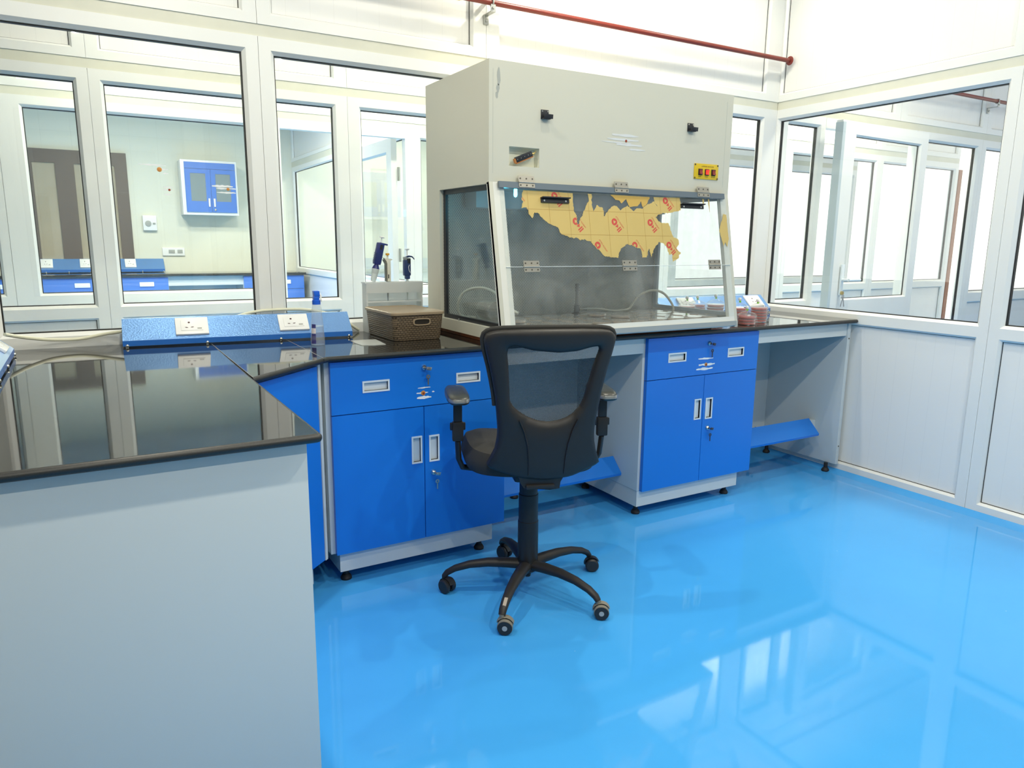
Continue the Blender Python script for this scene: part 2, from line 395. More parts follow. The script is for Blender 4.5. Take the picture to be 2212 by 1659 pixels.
def panels(wall, mf, o, i, mat, gk=True):
    f = MB(); ring(f, mf, o, i, .010); f.build('panel_frame', 'pvc', wall)
    p = MB(); pane_box(p, mf, i, DG - .008, DG + .008); p.build('panel', mat, wall)
    if gk:
        g = MB(); a0, a1, b0, b1 = i; g.grid_plate(mf, a0, a1, b0, b1, DG - .0095, DG - .0075, [(a0 + .003, a1 - .003, b0 + .003, b1 - .003)]); g.build('panel_gasket', 'gasket', wall)
def partition(name, mf, bays, pan, zs=.956, zh=2.043, zu=2.201, zlow=.864, solid=()):
    """bays: (outer a0, inner a0, inner a1, outer a1); one wall object holding the opaque parts, one window per bay"""
    a0, a1 = bays[0][0], bays[-1][3]
    j = MB(); j.grid_plate(mf, a0, a1, zh + .063, zu - .049, .004, DEP - .004, [])
    wall = struct(name, j, 'joint')
    zm = (zs + zlow) / 2
    for n, (o0, i0, i1, o1) in enumerate(bays):
        panels(wall, mf, (o0, o1, zu - .049, ZC), (i0, i1, zu, ZC - .04), pan)
        if n in solid: continue
        panels(wall, mf, (o0, o1, 0, zm), (i0, i1, .061, zlow), pan)
        window(mf, (o0, o1, zm, zh + .063), (i0, i1, zs, zh))
    return wall

# floor, ceiling, outer walls
f = MB(); f.box(-1.7, 8.0, -1.9, 10.3, -.06, 0); struct('floor', f, 'floor')
c = MB(); c.box(-1.7, 8.0, -1.9, 10.3, ZC, ZC + .06); struct('ceiling', c, 'ceiling')
A_BAYS = [(-.36, -.276, .617, .680), (.680, .742, 1.638, 1.7155), (1.7155, 1.793, 3.599, 3.720)]
partition('wall_back', mapA(YA), A_BAYS, 'panel_x')
R_BAYS = [(.62, .68, 1.784, 1.845), (1.845, 1.906, 3.187, 3.265)]
wr = MB(); wr.grid_plate(mapR(XR), -1.9, 3.265, 2.106, 2.152, .004, DEP - .004, [])
wall_right = struct('wall_right', wr, 'joint')
for (o0, i0, i1, o1) in [(-.62, -.56, .56, .62)] + R_BAYS:
    panels(wall_right, mapR(XR), (o0, o1, 2.152, ZC), (i0, i1, 2.201, ZC - .04), 'panel_y')
    panels(wall_right, mapR(XR), (o0, o1, 0, .902), (i0, i1, .061, .864), 'panel_y')
    window(mapR(XR), (o0, o1, .902, 2.106), (i0, i1, .94, 2.043))
ww = MB(); ww.box(XR, XR + DEP, -1.9, -.62, 0, 2.106); ww.box(XR, XR + DEP, -1.9, -.62, 2.152, ZC); ww.build('blank_panel', 'pvc', wall_right)
cv = MB(); cv.prism([(XR, 3.2, 0), (XR - .055, 3.2, 0), (XR - .02, 3.2, .008), (XR, 3.2, .018)], (0, -5.0, 0), True); struct('baseboard_right', cv, 'cove')
wl = MB(); wl.box(-.36, -.30, 1.40, 3.2, 0, ZC); wl.box(-1.6, -.36, 1.40, 1.46, 0, ZC); wl.box(-1.66, -1.6, -1.9, 10.2, 0, ZC); struct('wall_left', wl, 'farwall')
wf = MB(); wf.box(-1.6, 8.0, -1.9, -1.84, 0, ZC); struct('wall_front', wf, 'farwall')

# partitions seen through the glass
B_BAYS = [(-1.6, -1.2, .032, .095), (.095, .158, 1.287, 1.369), (1.369, 1.450, 2.54, 2.60), (2.60, 2.66, 3.72, 3.78), (3.78, 3.84, 5.02, 5.08), (5.08, 5.14, 6.24, 6.30), (6.30, 6.36, 7.50, 7.56)]
partition('wall_middle', mapA(YB), B_BAYS, 'panel_x', zs=.977, zlow=.90)
C_BAYS = [(-1.6, -1.5, -.42, -.36), (-.36, -.229, 1.10, 1.157), (1.157, 1.214, 2.111, 2.17), (2.17, 2.24, 3.40, 3.46), (3.46, 3.52, 4.70, 4.76), (4.76, 4.82, 6.0, 6.06), (6.06, 6.12, 7.3, 7.36)]
wall_far = partition('wall_far', mapA(YC), C_BAYS, 'panel_x', zs=.977, zlow=.90, solid=(2,))
fr = MB(); fr.box(1.157, 1.214, YC, YC + DEP, 0, 2.106); fr.box(2.111, 2.17, YC, YC + DEP, 0, 2.106); fr.box(1.214, 2.111, YC, YC + DEP, 2.043, 2.106); fr.build('door_jamb', 'pvc', wall_far)
# open door leaf in the far doorway, standing at right angles to it
lf = MB(); mfl = mapR(2.05); ring(lf, mfl, (5.33, 6.20, .02, 2.06), (5.44, 6.10, .98, 1.955), .010, .045); door1 = struct('door_1', lf, 'pvc')
p = MB(); p.grid_plate(mfl, 5.44, 6.10, .98, 1.955, .02, .025, []); p.build('pane', 'glass', door1)
p = MB(); p.box(2.05 + .01, 2.05 + .035, 5.42, 6.12, .10, .90); p.build('panel', 'pvc', door1)
for z in (.4, 1.2, 1.8):
    p = MB(); p.cyl((2.10, 5.31, z - .05), (2.10, 5.31, z + .05), .012); p.build('hinge', 'steel', door1)
# rear laboratory
w = MB(); w.box(-1.6, XE + .06, YD, YD + .06, 0, ZC); struct('wall_rear', w, 'cream')
mE = mapR(XE); E0, E1 = 5.257, YD
j = MB(); j.grid_plate(mE, E0, E1, 2.25, 2.32, .004, DEP - .004, []); wallE = struct('wall_rear_right', j, 'joint')
for (o0, i0, i1, o1) in [(E0, 5.32, 7.6, 7.66), (7.66, 7.72, 10.06, YD)]:
    panels(wallE, mE, (o0, o1, 2.32, ZC), (i0, i1, 2.37, ZC - .04), 'panel_y')
    panels(wallE, mE, (o0, o1, 0, .91), (i0, i1, .061, .87), 'panel_y')
    window(mE, (o0, o1, .91, 2.25), (i0, i1, .955, 2.187))
w = MB(); w.box(4.6, 4.66, E0, YD, 0, ZC); w.box(XE + .06, 4.6, YD, YD + .06, 0, ZC); struct('wall_side_room', w, 'plaster')
# bright neighbouring room on the right: its partition continues the plane of the back wall
G_BAYS = [(3.78, 3.84, 4.12, 4.18), (5.17, 5.23, 5.957, 6.02), (6.02, 6.09, 7.45, 7.56)]
wg = MB(); wg.grid_plate(mapA(YA), 3.78, 8.0, 2.106, 2.152, .004, DEP - .004, []); wall_next = struct('wall_next_room', wg, 'joint')
for (o0, i0, i1, o1) in [(3.78, 3.84, 4.88, 4.953 - .0), (4.953, 5.04, 5.98, 6.05), (6.05, 6.12, 7.45, 7.56)]:
    panels(wall_next, mapA(YA), (o0, o1, 2.152, ZC), (i0, i1, 2.201, ZC - .04), 'panel_x')
for k, (o0, i0, i1, o1) in enumerate(G_BAYS):
    if k == 1: window(mapA(YA), (o0, o1, 0, 2.106), (i0, i1, .12, 2.043)); continue
    panels(wall_next, mapA(YA), (o0, o1, 0, .91), (i0, i1, .061, .864), 'panel_x')
    window(mapA(YA), (o0, o1, .91, 2.106), (i0, i1, .956, 2.043))
fr = MB(); fr.box(4.181, 5.169, YA, YA + DEP, 2.043, 2.1055); fr.build('door_jamb', 'pvc', wall_next)
# ajar door of that room
Hx, Hy, ang, wd = 5.147, 3.196, math.radians(182.8), 1.005
ux, uy = math.cos(ang), math.sin(ang)
mfd = lambda a, b, d: (Hx + ux * a + uy * (d - .045), Hy + uy * a - ux * (d - .045) - .045, b)
lf = MB(); ring(lf, mfd, (0, wd, .02, 2.072), (.09, .845, .96, 1.985), .010, .045); door2 = struct('door_2', lf, 'pvc')
p = MB(); p.grid_plate(mfd, .09, .845, .96, 1.985, .02, .025, []); p.build('pane', 'glass', door2)
g = MB(); g.grid_plate(mfd, .09, .845, .96, 1.985, .0195, .0255, [(.094, .841, .964, 1.981)]); g.build('gasket', 'gasket', door2)
p = MB(); p.grid_plate(mfd, .10, .83, .10, .875, .012, .033, []); p.build('panel', 'panel_x', door2)
p = MB(); p.grid_plate(mfd, wd - .028, wd - .0, .03, 2.06, -.004, .049, []); p.build('edge_profile', 'greyedge', door2)
p = MB(); cc = Vector(mfd(.885, 1.085, -.012)); p.obox(cc, (.015, 0, 0), (0, .006, 0), (0, 0, .10), .003); p.cyl(cc, cc + Vector((0, -.05, 0)), .009); p.tube([cc + Vector((0, -.05, 0)), cc + Vector((.12, -.05, 0))], .009); h = p.build('door_handle', 'handle', door2)
p = MB(); cc = Vector(mfd(.885, 1.0, -.010)); p.cyl(cc, cc + Vector((0, -.02, 0)), .012); p.build('lock', 'brass', door2)
p = MB(); kc = cc + Vector((0, -.022, -.02)); p.lathe([(.012, -.001), (.012, .001), (.004, .001), (.004, -.001), (.012, -.001)], kc, 16, (0, 1, 0)); p.obox(kc + Vector((.012, 0, -.04)), (.004, 0, .001), (0, .001, 0), (-.008, 0, .028)); p.obox(kc + Vector((-.008, 0, -.04)), (.004, 0, 0), (0, .001, 0), (.008, 0, .028)); p.build('key', 'key', door2)
w = MB(); w.box(7.9, 7.98, -1.84, 3.2, 0, .93); struct('wall_parapet', w, 'parapet')
t = MB(); t.box(7.575, 7.63, YB, YB + .05, 0, 2.05); struct('trim_1', t, 'brownpost')

def pins(parent, items, mat='screw', name='screw', seg=10):
    for (p0, p1, r) in items:
        q = MB(); q.cyl(p0, p1, r, seg=seg); q.build(name, mat, parent)
# ------------------------------------------------------------------ worktop
def offset_poly(P, ins):
    n = len(P); out = []
    for i in range(n):
        p, q, r = Vector(P[i - 1]), Vector(P[i]), Vector(P[(i + 1) % n])
        d1, d2 = (q - p).normalized(), (r - q).normalized()
        n1, n2 = Vector((-d1.y, d1.x)), Vector((-d2.y, d2.x))
        a, b = p + n1 * ins[i - 1], q + n2 * ins[i]
        cr = d1.x * d2.y - d1.y * d2.x
        if abs(cr) < .02: out.append(q + n1 * ins[i - 1]); continue
        t_ = ((b.x - a.x) * d2.y - (b.y - a.y) * d2.x) / cr
        out.append(a + d1 * t_)
    return out
def slab(P, nose, z1=.9, th=.020):
    r = th / 2; rings = []
    for k in range(13):
        a = -PI / 2 + PI * k / 12
        q = offset_poly(P, [r * (1 - math.cos(a)) if e else 0. for e in nose])
        rings.append([(v.x, v.y, z1 - r + r * math.sin(a)) for v in q])
    m = MB(); m.mi = 1; m.loops(rings[:-1], True, False, False, smooth=True); m.mi = 0; m.poly(rings[-1]); m.poly(rings[0][::-1]); m.mi = 1; m.loops([[Vector(p) for p in rings[-2]], [Vector(p) for p in rings[-1]]], True, False, False, smooth=False); return m
wt = thing('worktop', 'polished black granite worktop running round the corner and along the glazed back wall', 'worktop', (.41, 2.4, .88))
tipc = [(.400 + .012 * math.cos(a), 1.515 + .012 * math.sin(a)) for a in (-PI / 2, -PI / 4, 0)]
s1 = [(-.30, 1.503)] + tipc + [(.4095, 2.242), (.4095, 3.2), (-.30, 3.2)]
slab(s1, [1, 1, 1, 1, 0, 0, 0]).build('slab', ['granite', 'graniteedge'], wt, sharp=40)
slab([(.4105, 2.2425), (.699, 2.508), (.699, 3.2), (.4105, 3.2)], [1, 0, 0, 0]).build('slab', ['granite', 'graniteedge'], wt, sharp=40)
slab([(.7005, 2.5095), (.721, 2.528), (3.712, 2.526), (3.712, 3.2), (.7005, 3.2)], [1, 1, 0, 0, 0]).build('slab', ['granite', 'graniteedge'], wt, sharp=40)
for (a, b, y) in ((.4093, .4107, 2.246), (.6988, .7007, 2.514)): sm = MB(); sm.box(a, b, y, 3.19, .8985, .9003); sm.build('seam', 'seam', wt)

# ------------------------------------------------------------------ base cabinets
FY = 2.556
mF = lambda a, b, d: (a, FY + d, b)
def pull(parent, x0, x1, z0, z1):
    m = MB(); b = .0065
    m.grid_plate(mF, x0, x1, z0, z1, -.003, .004, [(x0 + b, x1 - b, z0 + b, z1 - b)])
    a0, a1, b0, b1 = x0 + b, x1 - b, z0 + b, z1 - b; d = .0085
    for q in ([(a0, b0, .004), (a1, b0, .004), (a1, b0, d), (a0, b0, d)], [(a0, b1, .004), (a1, b1, .004), (a1, b1, d), (a0, b1, d)], [(a0, b0, .004), (a0, b1, .004), (a0, b1, d), (a0, b0, d)], [(a1, b0, .004), (a1, b1, .004), (a1, b1, d), (a1, b0, d)], [(a0, b0, d), (a1, b0, d), (a1, b1, d), (a0, b1, d)]):
        m.poly([mF(*p) for p in q])
    return m.build('handle', 'handle', parent)
def lock(parent, x, z, black=False, hang=.035):
    m = MB(); m.lathe([(.0115, 0), (.0115, .004), (.009, .009), (.006, .012), (.0001, .012)], (x, FY, z), 20, (0, -1, 0)); m.build('lock', 'steel', parent)
    k = MB(); k.obox((x + .004, FY - .020, z), (.003, 0, 0), (0, .010, 0), (0, 0, .001)); k.obox((x + .012, FY - .022, z - .002), (.010, 0, -.002), (0, .001, 0), (.002, 0, .006), .0008)
    k.lathe([(.0085, -.0008), (.0085, .0008), (.003, .0008), (.003, -.0008), (.0085, -.0008)], (x + .011, FY - .014, z - hang), 16, (0, 1, 0))
    k.obox((x + .011, FY - .014, z - hang - .019), (.0026, 0, 0), (0, .0008, 0), (0, 0, .013)); k.build('key', 'keyblack' if black else 'key', parent)
def strokes(mf, lines, parent, mat, d=-.0006):
    """flat ragged paint strokes: list of (a0,a1,b,height)"""
    for (a0, a1, b, h) in lines:
        m = MB(); n = 8; up, lo = [], []
        for i in range(n + 1):
            t = i / n; a = a0 + (a1 - a0) * t; w = h * (.35 + .65 * math.sin(PI * min(1, t * .9 + .08))) * random.uniform(.6, 1.1)
            up.append((a, b + w * .5 + random.uniform(-.1, .1) * h)); lo.append((a, b - w * .5 + random.uniform(-.1, .1) * h))
        pts = [mf(a, b_, d) for a, b_ in lo + up[::-1]]
        m.poly(pts); m.build('tape_residue', mat, parent)
def foot(x, y, parent, h=.052):
    m = MB(); m.lathe([(.021, 0), (.022, .008), (.015, .02), (.011, .022), (.011, h)], (x, y, 0), 20, cap=True); return m.build('foot', 'rubber', parent)
def base_cabinet(label, x0, xm, x1, cx0, cx1, px0, px1, hd1, hd2, hv1, hv2, lk1, lk2, spot, sl, black):
    t = thing('base_cabinet', label, 'cabinet', ((x0 + x1) / 2, 2.8, 0), 0, 'blue base cabinets under the long worktop')
    m = MB(); m.box(cx0, cx1, 2.578, 3.15, .132, .879, .002); m.build('carcass', 'grey', t)
    m = MB(); m.box(px0, px1, 2.580, 3.10, .052, .131); m.build('plinth', 'grey', t)
    for fx, fy in ((px0 + .035, 2.625), (px1 - .04, 2.625), (px0 + .04, 3.05), (px1 - .04, 3.05)): foot(fx, fy, t)
    m = MB(); m.grid_plate(mF, x0, x1, .678, .874, 0, .020, [(h[0] + .0065, h[1] - .0065, h[2] + .0065, h[3] - .0065) for h in (hd1, hd2)]); dr = m.build('drawer', 'blue', t)
    pull(dr, *hd1); pull(dr, *hd2); lock(dr, *lk1, black)
    strokes(mF, sl, dr, 'smear')
    m = MB(); m.lathe([(.0095, 0), (.0085, .0012), (.0001, .0014)], (spot[0], FY - .0006, spot[1]), 18, (0, -1, 0)); m.build('stain', 'rust', dr)
    m = MB(); m.lathe([(.005, 0), (.0045, .0012), (.0001, .0014)], (spot[0] + .001, FY - .0018, spot[1] - .001), 14, (0, -1, 0)); m.build('stain', 'rustred', dr)
    for (a, b, hv) in ((x0, xm - .0016, hv1), (xm + .0016, x1, hv2)):
        m = MB(); m.grid_plate(mF, a, b, .133, .6745, 0, .020, [(hv[0] + .0065, hv[1] - .0065, hv[2] + .0065, hv[3] - .0065)]); d = m.build('door', 'blue', t)
        pull(d, *hv)
        if hv is hv2: lock(d, *lk2, black)
    return t
base_cabinet('blue two-door base cabinet with a drawer left of the swivel chair', .733, 1.0963, 1.4595, .716, 1.468, .750, 1.414, (.851, .957, .752, .796), (1.236, 1.343, .754, .796), (1.042, 1.086, .449, .559), (1.116, 1.160, .448, .556), (1.099, .829), (1.133, .402), (1.094, .729),
             [(1.072, 1.125, .750, .006), (1.066, 1.115, .730, .008), (1.068, 1.128, .711, .012), (1.131, 1.142, .731, .006)], False)
base_cabinet('blue two-door base cabinet with a drawer below the right end of the hood', 2.221, 2.5896, 2.954, 2.208, 2.957, 2.210, 2.890, (2.346, 2.459, .753, .798), (2.737, 2.850, .752, .798), (2.531, 2.576, .454, .558), (2.606, 2.653, .450, .557), (2.607, .830), (2.627, .403), (2.593, .727),
             [(2.540, 2.640, .757, .010), (2.545, 2.652, .727, .013), (2.530, 2.640, .706, .013)], True)
# corner cabinet with a diagonal door
dv = Vector((.312, .287)).normalized(); nv = Vector((dv.y, -dv.x))
K2, K1 = Vector((.4095, 2.242)), Vector((.721, 2.528))
def dia(t_, out, z): q = K2 + dv * t_ - nv * out; return (q.x, q.y, z)
LD = (K1 - K2).length
t = thing('corner_cabinet', 'blue corner cabinet with a diagonal door between the two bench runs', 'cabinet', (.5, 2.5, 0))
m = MB(); m.prism([dia(.012, .053, .132), dia(LD - .012, .053, .132), (.70, 2.60, .132), (.70, 3.15, .132), (-.27, 3.15, .132), (-.27, 2.262, .132)], (0, 0, .747)); m.build('carcass', 'grey', t)
md = lambda a, b, d: dia(a, .033 + d, b)
m = MB(); m.grid_plate(md, .004, LD - .024, .135, .868, 0, .019, []); m.build('door', 'blue', t)
m = MB(); m.grid_plate(md, LD - .021, LD - .006, .133, .876, -.002, .021, []); m.build('filler_strip', 'grey', t)
m = MB(); m.grid_plate(md, .0, LD - .06, .052, .131, .03, .045, []); m.build('plinth', 'grey', t)
foot(.44, 2.42, t); foot(.62, 2.60, t)
# near-left cabinet whose pale end panel faces the viewer
t = thing('end_cabinet', 'pale grey end panel cabinet under the near end of the left worktop', 'cabinet', (.05, 1.9, 0))
m = MB(); m.box(-.28, .360, 1.560, 2.225, .10, .879); m.build('carcass', 'grey', t)
m = MB(); m.box(-.29, .384, 1.540, 1.558, 0, .8795, .0015); m.build('end_panel', 'grey', t)
m = MB(); m.box(-.26, .33, 1.60, 2.22, 0.002, .099); m.build('plinth', 'grey', t)
mX = lambda a, b, d: (.382 - d, a, b)
for a, b in ((1.562, 1.890), (1.894, 2.222)):
    m = MB(); m.grid_plate(mX, a, b, .135, .6745, 0, .020, []); m.build('door', 'blue', t)
m = MB(); m.grid_plate(mX, 1.562, 2.222, .678, .874, 0, .020, []); m.build('drawer', 'blue', t)
# knee spaces
def footrest(t, x0, x1, y0, z0, y1, z1):
    m = MB(); m.prism([(x0, y0, z0), (x0, y1, z1), (x0, y1 + .003, z1 - .012), (x0, y1 + .006, z1 - .012), (x0, y1 + .003, z1 + .001), (x0, y0 + .004, z0 - .002)], (x1 - x0, 0, 0)); m.prism([(x0, y0, z0), (x0, y0 + .018, z0 - .022), (x0, y0 + .022, z0 - .020), (x0, y0 + .003, z0 + .003)], (x1 - x0, 0, 0))
    return m.build('footrest', 'blue', t)
t = thing('knee_space_bench', 'open knee space with blue sloping footrest behind the swivel chair', 'bench frame', (1.85, 2.8, 0))
m = MB(); m.box(1.4685, 2.2075, 2.572, 2.590, .806, .8795); m.build('apron', 'grey', t)
m = MB(); m.box(1.4685, 2.2075, 3.09, 3.108, .10, .8795); m.build('back_panel', 'grey', t)
foot(1.83, 3.099, t, .099); footrest(t, 1.4685, 2.2075, 2.765, .257, 2.697, .190)
t = thing('knee_space_bench', 'open knee space with blue sloping footrest next to the right wall', 'bench frame', (3.33, 2.8, 0))
m = MB(); m.box(2.9575, 3.682, 2.570, 2.588, .806, .8795); m.build('apron', 'grey', t)
m = MB(); m.box(2.9575, 3.683, 3.09, 3.108, .10, .8795); m.build('back_panel', 'grey', t)
m = MB(); m.box(3.6835, 3.708, 2.562, 3.15, .052, .8795, .002); m.build('side_panel', 'grey', t)
pins(t, [((3.697, 2.562, z), (3.697, 2.5605, z), .004) for z in (.79, .16)])
footrest(t, 2.9575, 3.600, 2.700, .305, 2.625, .232)
m = MB(); m.box(3.55, 3.683, 2.72, 2.75, .20, .285); m.build('bracket', 'grey', t)
foot(3.672, 2.615, t); foot(3.672, 3.05, t)
pins(t, [((3.6, 3.0895, .16), (3.6, 3.085, .16), .008), ((3.56, 3.0895, .142), (3.56, 3.083, .142), .012)], 'screw', 'bolt')

# ------------------------------------------------------------------ raceways with sockets
def raceway(label, loc, rz, length, sock, group='blue socket raceways on the worktop', z=.9):
    t = thing('socket_raceway', label, 'socket strip', loc, rz, group)
    m = MB(); m.mi = 0; H = length
    prof = [(0, .006), (0, .027), (.085, .102), (.108, .102), (.108, .006)]
    m.prism([(0, y, z_) for y, z_ in prof], (H, 0, 0)); b = m.build('body', 'hammer', t, local=True)
    m = MB(); m.box(.0, H, -.0008, .0, .0065, .0262); m.build('front_lip', 'stripblue', t, local=True)
    dd = Vector((0, .085, .075)).normalized(); nn = Vector((0, -dd.z, dd.y))
    def mp(a, b_, d): q = Vector((a, 0, .027)) + dd * b_ + nn * d; return tuple(q)
    for x in sock:
        m = MB(); c0 = Vector(mp(x, .058, .005)); m.obox(c0, (.060, 0, 0), dd * .044, nn * .005, .003); so = m.build('socket', 'white', t, local=True)
        m = MB(); c0 = Vector(mp(x, .058, .0105)); m.obox(c0, (.040, 0, 0), dd * .027, nn * .0015, .001); m.build('module', 'white', so, local=True)
        m = MB(); m.cyl(mp(x - .010, .072, .0115), mp(x - .010, .072, .0124), .0042); m.build('pin_hole', 'slot', so, local=True)
        m = MB(); m.obox(mp(x - .020, .046, .012), (.0042, 0, 0), dd * .0018 + Vector((-.002, 0, 0)), nn * .0006); m.build('pin_hole', 'slot', so, local=True)
        m = MB(); m.obox(mp(x + .001, .047, .012), (.0042, 0, 0), dd * .0018 + Vector((.002, 0, 0)), nn * .0006); m.build('pin_hole', 'slot', so, local=True)
        m = MB(); m.obox(mp(x + .027, .040, .012), (.008, 0, 0), dd * .0032, nn * .0005); m.build('indicator', 'lampgrey', so, local=True)
    k = max(2, int(length / .22))
    for i in range(k + 1):
        x = .015 + (length - .03) * i / k
        m = MB(); m.lathe([(.006, 0), (.0055, .003), (.003, .005), (.0001, .0055)], (x, -.0008, .008), 12, (0, -1, 0)); m.build('screw', 'steel', t, local=True)
        m = MB(); m.cyl((x, .008, .0065), (x, .008, 0), .006); m.build('foot', 'steel', t, local=True)
    return t
raceway('long blue sloping raceway with two white sockets on the left back worktop', (.10, 3.085, .9), math.radians(-4.2), .872, [.245, .635])
raceway('blue socket raceway against the left wall at the photo edge', (-.300 + .108 - .045, 2.18, .9), math.radians(90), .86, [.30, .72])
raceway('blue socket raceway in the right back corner behind the bagged dishes', (2.78, 3.08, .9), math.radians(-2.5), .82, [.2, .72])
def hose(label, pts, r=.0065, mat='hose', name='conduit', cat='cable', sub=10):
    P = [Vector(p) for p in pts]; out = []
    for i in range(len(P) - 1):
        p0, p1, p2, p3 = P[max(i - 1, 0)], P[i], P[i + 1], P[min(i + 2, len(P) - 1)]
        for k in range(sub):
            u = k / sub
            out.append(.5 * ((2 * p1) + (p2 - p0) * u + (2 * p0 - 5 * p1 + 4 * p2 - p3) * u * u + (3 * p1 - p0 - 3 * p2 + p3) * u ** 3))
    out.append(P[-1]); m = MB(); m.tube(out, r, 10)
    o = m.build(name, mat); return tag(o, label, cat)
hose('cream conduit sagging from the left edge to the long blue raceway', [(-.26, 3.06, .975), (-.21, 3.12, .955), (-.13, 3.17, .936), (-.04, 3.185, .932), (.04, 3.185, .945), (.105, 3.16, .955)])
hose('cream conduit looping behind the top of the long blue raceway', [(.50, 3.178, .985), (.60, 3.188, 1.008), (.70, 3.190, 1.014), (.82, 3.186, 1.010), (.93, 3.180, .985), (.99, 3.186, .955), (1.03, 3.188, .925), (1.055, 3.190, .908)])

# ------------------------------------------------------------------ laminar flow hood
HX0, HX1, HB = 1.3915, 2.6893, 3.175
sd = Vector((0, -.18778, -.98221)); sn = Vector((0, -.98221, .18778))    # down the sash, and out of it
def sash(x, s_, d=0.): q = Vector((x, 2.577, 1.538)) + sd * s_ + sn * d; return (q.x, q.y, q.z)
hood = thing('laminar_flow_hood', 'large cream laminar flow hood with torn yellow film on its front sash', 'laboratory hood', (2.04, 2.85, .9))
mH = lambda a, b, d: (a, 2.577 + d, b)
m = MB(); hole = (1.482, 1.622, 1.602, 1.676)
m.grid_plate(mH, HX0, HX1, 1.538, 1.984, 0, .004, [hole])
m.box(HX0, HX0 + .004, 2.581, HB, 1.538, 1.984); m.box(HX1 - .004, HX1, 2.581, HB, 1.538, 1.984); m.box(HX0, HX1, 2.577, HB, 1.984, 1.988); m.box(HX0 + .004, HX1 - .004, HB - .004, HB, 1.538, 1.984); m.box(HX0 + .004, HX1 - .004, 2.582, HB - .004, 1.534, 1.538)
up = m.build('upper_housing', 'hood', hood)
for xx in (1.4085, 2.650): m = MB(); m.box(xx, xx + .0010, 2.5764, 2.577, 1.57, 1.955); m.build('seam', 'seamline', up)
for (a0, a1, b0, b1) in ((1.426, 1.442, 1.895, 1.962), (1.423, 1.438, 1.868, 1.902), (1.419, 1.432, 1.848, 1.872)):
    pts = []; m = MB()
    for k in range(14): an = 2 * PI * k / 14; pts.append(mH((a0 + a1) / 2 + (a1 - a0) / 2 * math.cos(an) * random.uniform(.6, 1.1), (b0 + b1) / 2 + (b1 - b0) / 2 * math.sin(an), -.0005))
    m.poly(pts); m.build('scuff', 'scuff', up)
strokes(mH, [(1.985, 2.13, 1.760, .012), (1.96, 2.13, 1.742, .010), (2.01, 2.15, 1.722, .012), (1.93, 2.09, 1.729, .006), (2.08, 2.17, 1.705, .010)], up, 'residue')
m = MB(); m.lathe([(.006, 0), (.005, .001), (.0001, .0012)], (2.062, 2.5765, 1.738), 12, (0, -1, 0)); m.build('stain', 'rustred', up)
# gauge cut-out
m = MB(); a0, a1, b0, b1 = hole
for q in ([(a0, b0, .004), (a0, b1, .004), (a0, b1, .036), (a0, b0, .036)], [(a1, b0, .004), (a1, b1, .004), (a1, b1, .036), (a1, b0, .036)], [(a0, b0, .004), (a1, b0, .004), (a1, b0, .036), (a0, b0, .036)], [(a0, b1, .004), (a1, b1, .004), (a1, b1, .036), (a0, b1, .036)], [(a0, b0, .036), (a1, b0, .036), (a1, b1, .036), (a0, b1, .036)]): m.poly([mH(*p) for p in q])
ga = m.build('gauge_recess', 'recess', hood)
g0 = Vector((1.553, 2.585, 1.641)); ga_a = Vector((math.cos(.39), 0, math.sin(.39))); ga_b = Vector((-math.sin(.39), 0, math.cos(.39)))
m = MB(); m.obox(g0, ga_a * .040, (0, .006, 0), ga_b * .0105, .001); gb = m.build('gauge', 'blackp', ga)
m = MB(); m.obox(g0 - ga_b * .013, ga_a * .042, (0, .005, 0), ga_b * .002); m.obox(g0 - ga_a * .043 - ga_b * .002, ga_a * .004, (0, .005, 0), ga_b * .009); m.build('copper_strip', 'copper', ga)
m = MB(); m.cyl(g0 + ga_a * .041 - ga_b * .004, g0 + ga_a * .053 - ga_b * .004, .0055); m.cyl(g0 + ga_a * .053 - ga_b * .004, g0 + ga_a * .064, .0015); m.build('knob', 'brass', ga)
pins(ga, [(g0 + ga_a * (.011 * k) + Vector((0, -.006, 0)), g0 + ga_a * (.011 * k) + Vector((0, -.0068, 0)), .0016) for k in (-3, -1.4, .2, 1.8, 3)], 'steel')
